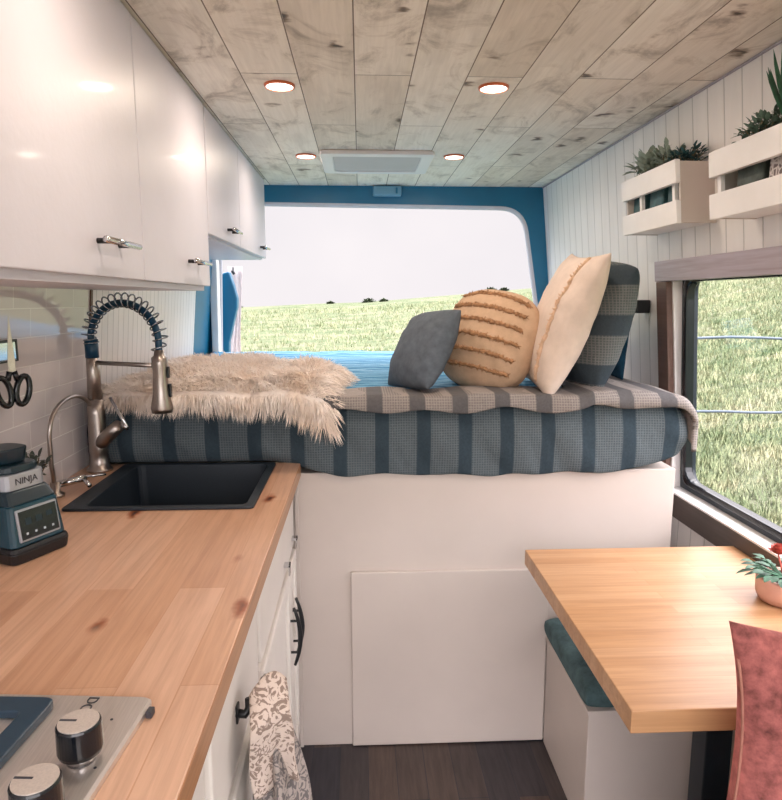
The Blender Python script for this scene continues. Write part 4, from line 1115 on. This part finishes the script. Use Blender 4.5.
# individual grass blades and tufts, too many to count
def blade_mat():
    m, nt, b = new_mat('grass_blades')
    n = noise_tex(nt, coords(nt), 1.6, 4, .7); n2 = noise_tex(nt, coords(nt), 30, 2, .8)
    c = ramp(nt, n, [(.32, srgb((82, 98, 74))), (.5, srgb((116, 122, 98))), (.66, srgb((146, 142, 122)))])
    c = mix(nt, .8, c, ramp(nt, n2, [(.35, (.5, .6, .5, 1)), (.6, (1.5, 1.45, 1.3, 1))]), 'MULTIPLY')
    L(nt, c, b.inputs['Base Color']); b.inputs['Roughness'].default_value = .9; b.inputs['Specular IOR Level'].default_value = .1
    return m
gb = MB(); rg = random.Random(99)
def tuft(x, y, h, n):
    z = ground_z(x, y)-.01
    for _ in range(n):
        a = rg.uniform(0, 2*pi); l = h*rg.uniform(.5, 1.1); dx, dy = cos(a)*l*.5, sin(a)*l*.5
        w_ = l*.10; px, py = -sin(a)*w_, cos(a)*w_
        ox, oy = rg.uniform(-h, h)*.5, rg.uniform(-h, h)*.5
        gb.add([(x+ox-px, y+oy-py, z), (x+ox+px, y+oy+py, z), (x+ox+dx, y+oy+dy, z+l)], [(0, 1, 2)])
for k in range(22000):
    y = 2.6+46*rg.random()**2.2; x = y*rg.uniform(.48, .82)+rg.uniform(-.3, .6)
    if x < 1.4: continue
    tuft(x, y, rg.uniform(.05, .11)*(1+y/30), 4)
for k in range(9000):
    y = 7+50*rg.random()**1.3; x = y*rg.uniform(-.30, .36)
    tuft(x, y, rg.uniform(.07, .13)*(1+y/40), 4)
tag(gb.build('grass', blade_mat()), 'pale green and straw meadow grass covering the slope outside', 'grass', kind='stuff')
# scattered bushes along the ridge
bushes = [(-12.5, 68, .35), (.9, 67, .55), (2.4, 66, .35), (13.6, 68, .55), (14.8, 67, .4), (-3.0, 67, .3)]
for k, (x, y, r) in enumerate(bushes):
    mb = MB(); rr = random.Random(k); z = ground_z(x, y)
    for q in range(260):
        a, b = rr.uniform(0, 2*pi), rr.uniform(0, pi/2); s_ = rr.uniform(.6, 1)
        p = Vector((x+r*1.3*s_*cos(a)*cos(b), y+r*s_*sin(a)*cos(b), z-.1+r*.75*s_*sin(b)))
        leaf(mb, p, Vector((rr.uniform(-1, 1), rr.uniform(-1, 1), rr.uniform(0, 1))), .26, .16)
    nm = ['low round bush at the far left end of the ridge', 'widest low bush near the middle of the ridge', 'low bush just right of the middle ridge bush',
          'low bush on the ridge above the slate pillow', 'small bush at the right end of the ridge', 'smallest low bush left of the middle of the ridge'][k]
    o = mb.build('bush', M['bush'], loc=(x, y, z)); tag(o, nm, 'bush', 'bushes along the ridge')
# wire fence beyond the side window
t = thing('wire_fence', 'thin wire fence crossing the grass beyond the side window', 'fence', (4, 6, -.5))
def wire(z, ph):
    return MB().tube([(2.0+.25*k, 6, z+.010*sin(k*1.3+ph)) for k in range(32)], .013, 6)
part('wire', wire(1.035, 0), M['wire'], t, smooth=True); part('wire', wire(.325, 1), M['wire'], t, smooth=True)
for x in (2.0, 5.6, 9.7):
    zg = ground_z(x, 6); part('post', MB().tube([(x, 6, zg-.2), (x, 6, 1.25)], .045, 8), M['post'], t, smooth=True)

# ------------------------------------------------------------------ world, sun, camera
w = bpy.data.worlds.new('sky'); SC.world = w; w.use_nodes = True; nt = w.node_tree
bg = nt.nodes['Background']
tc = N(nt, 'ShaderNodeTexCoord')
sep = N(nt, 'ShaderNodeSeparateXYZ'); L(nt, tc.outputs['Generated'], sep.inputs[0])
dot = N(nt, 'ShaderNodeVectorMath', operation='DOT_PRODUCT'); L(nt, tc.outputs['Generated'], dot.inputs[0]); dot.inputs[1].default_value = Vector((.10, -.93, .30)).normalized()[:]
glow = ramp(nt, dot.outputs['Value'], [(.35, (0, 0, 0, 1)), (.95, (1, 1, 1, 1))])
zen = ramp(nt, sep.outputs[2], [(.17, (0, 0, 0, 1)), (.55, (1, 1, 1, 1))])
cl = noise_tex(nt, tc.outputs['Generated'], 2.5, 4)
basec = mix(nt, ramp(nt, cl, [(.35, (0, 0, 0, 1)), (.7, (1, 1, 1, 1))]), (.80, .76, .79, 1), (.90, .845, .855, 1))
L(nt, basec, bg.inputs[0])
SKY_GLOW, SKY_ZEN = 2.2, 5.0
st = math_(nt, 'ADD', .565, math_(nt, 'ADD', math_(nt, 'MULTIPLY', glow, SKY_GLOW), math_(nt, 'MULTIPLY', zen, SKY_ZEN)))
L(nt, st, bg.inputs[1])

cam = bpy.data.cameras.new('camera'); co = bpy.data.objects.new('camera', cam); COL.objects.link(co); SC.camera = co
cam.sensor_fit = 'HORIZONTAL'; cam.sensor_width = 36; cam.lens = 650*36/782
co.location = (0, 0, 1.39); co.rotation_euler = (radians(90-8.746), 0, radians(-2.699))
cam.clip_start = .02; cam.clip_end = 500
vs = SC.view_settings; vs.view_transform = 'Standard'; vs.look = 'None'; vs.gamma = 1; vs.use_curve_mapping = False; vs.exposure = 0.98
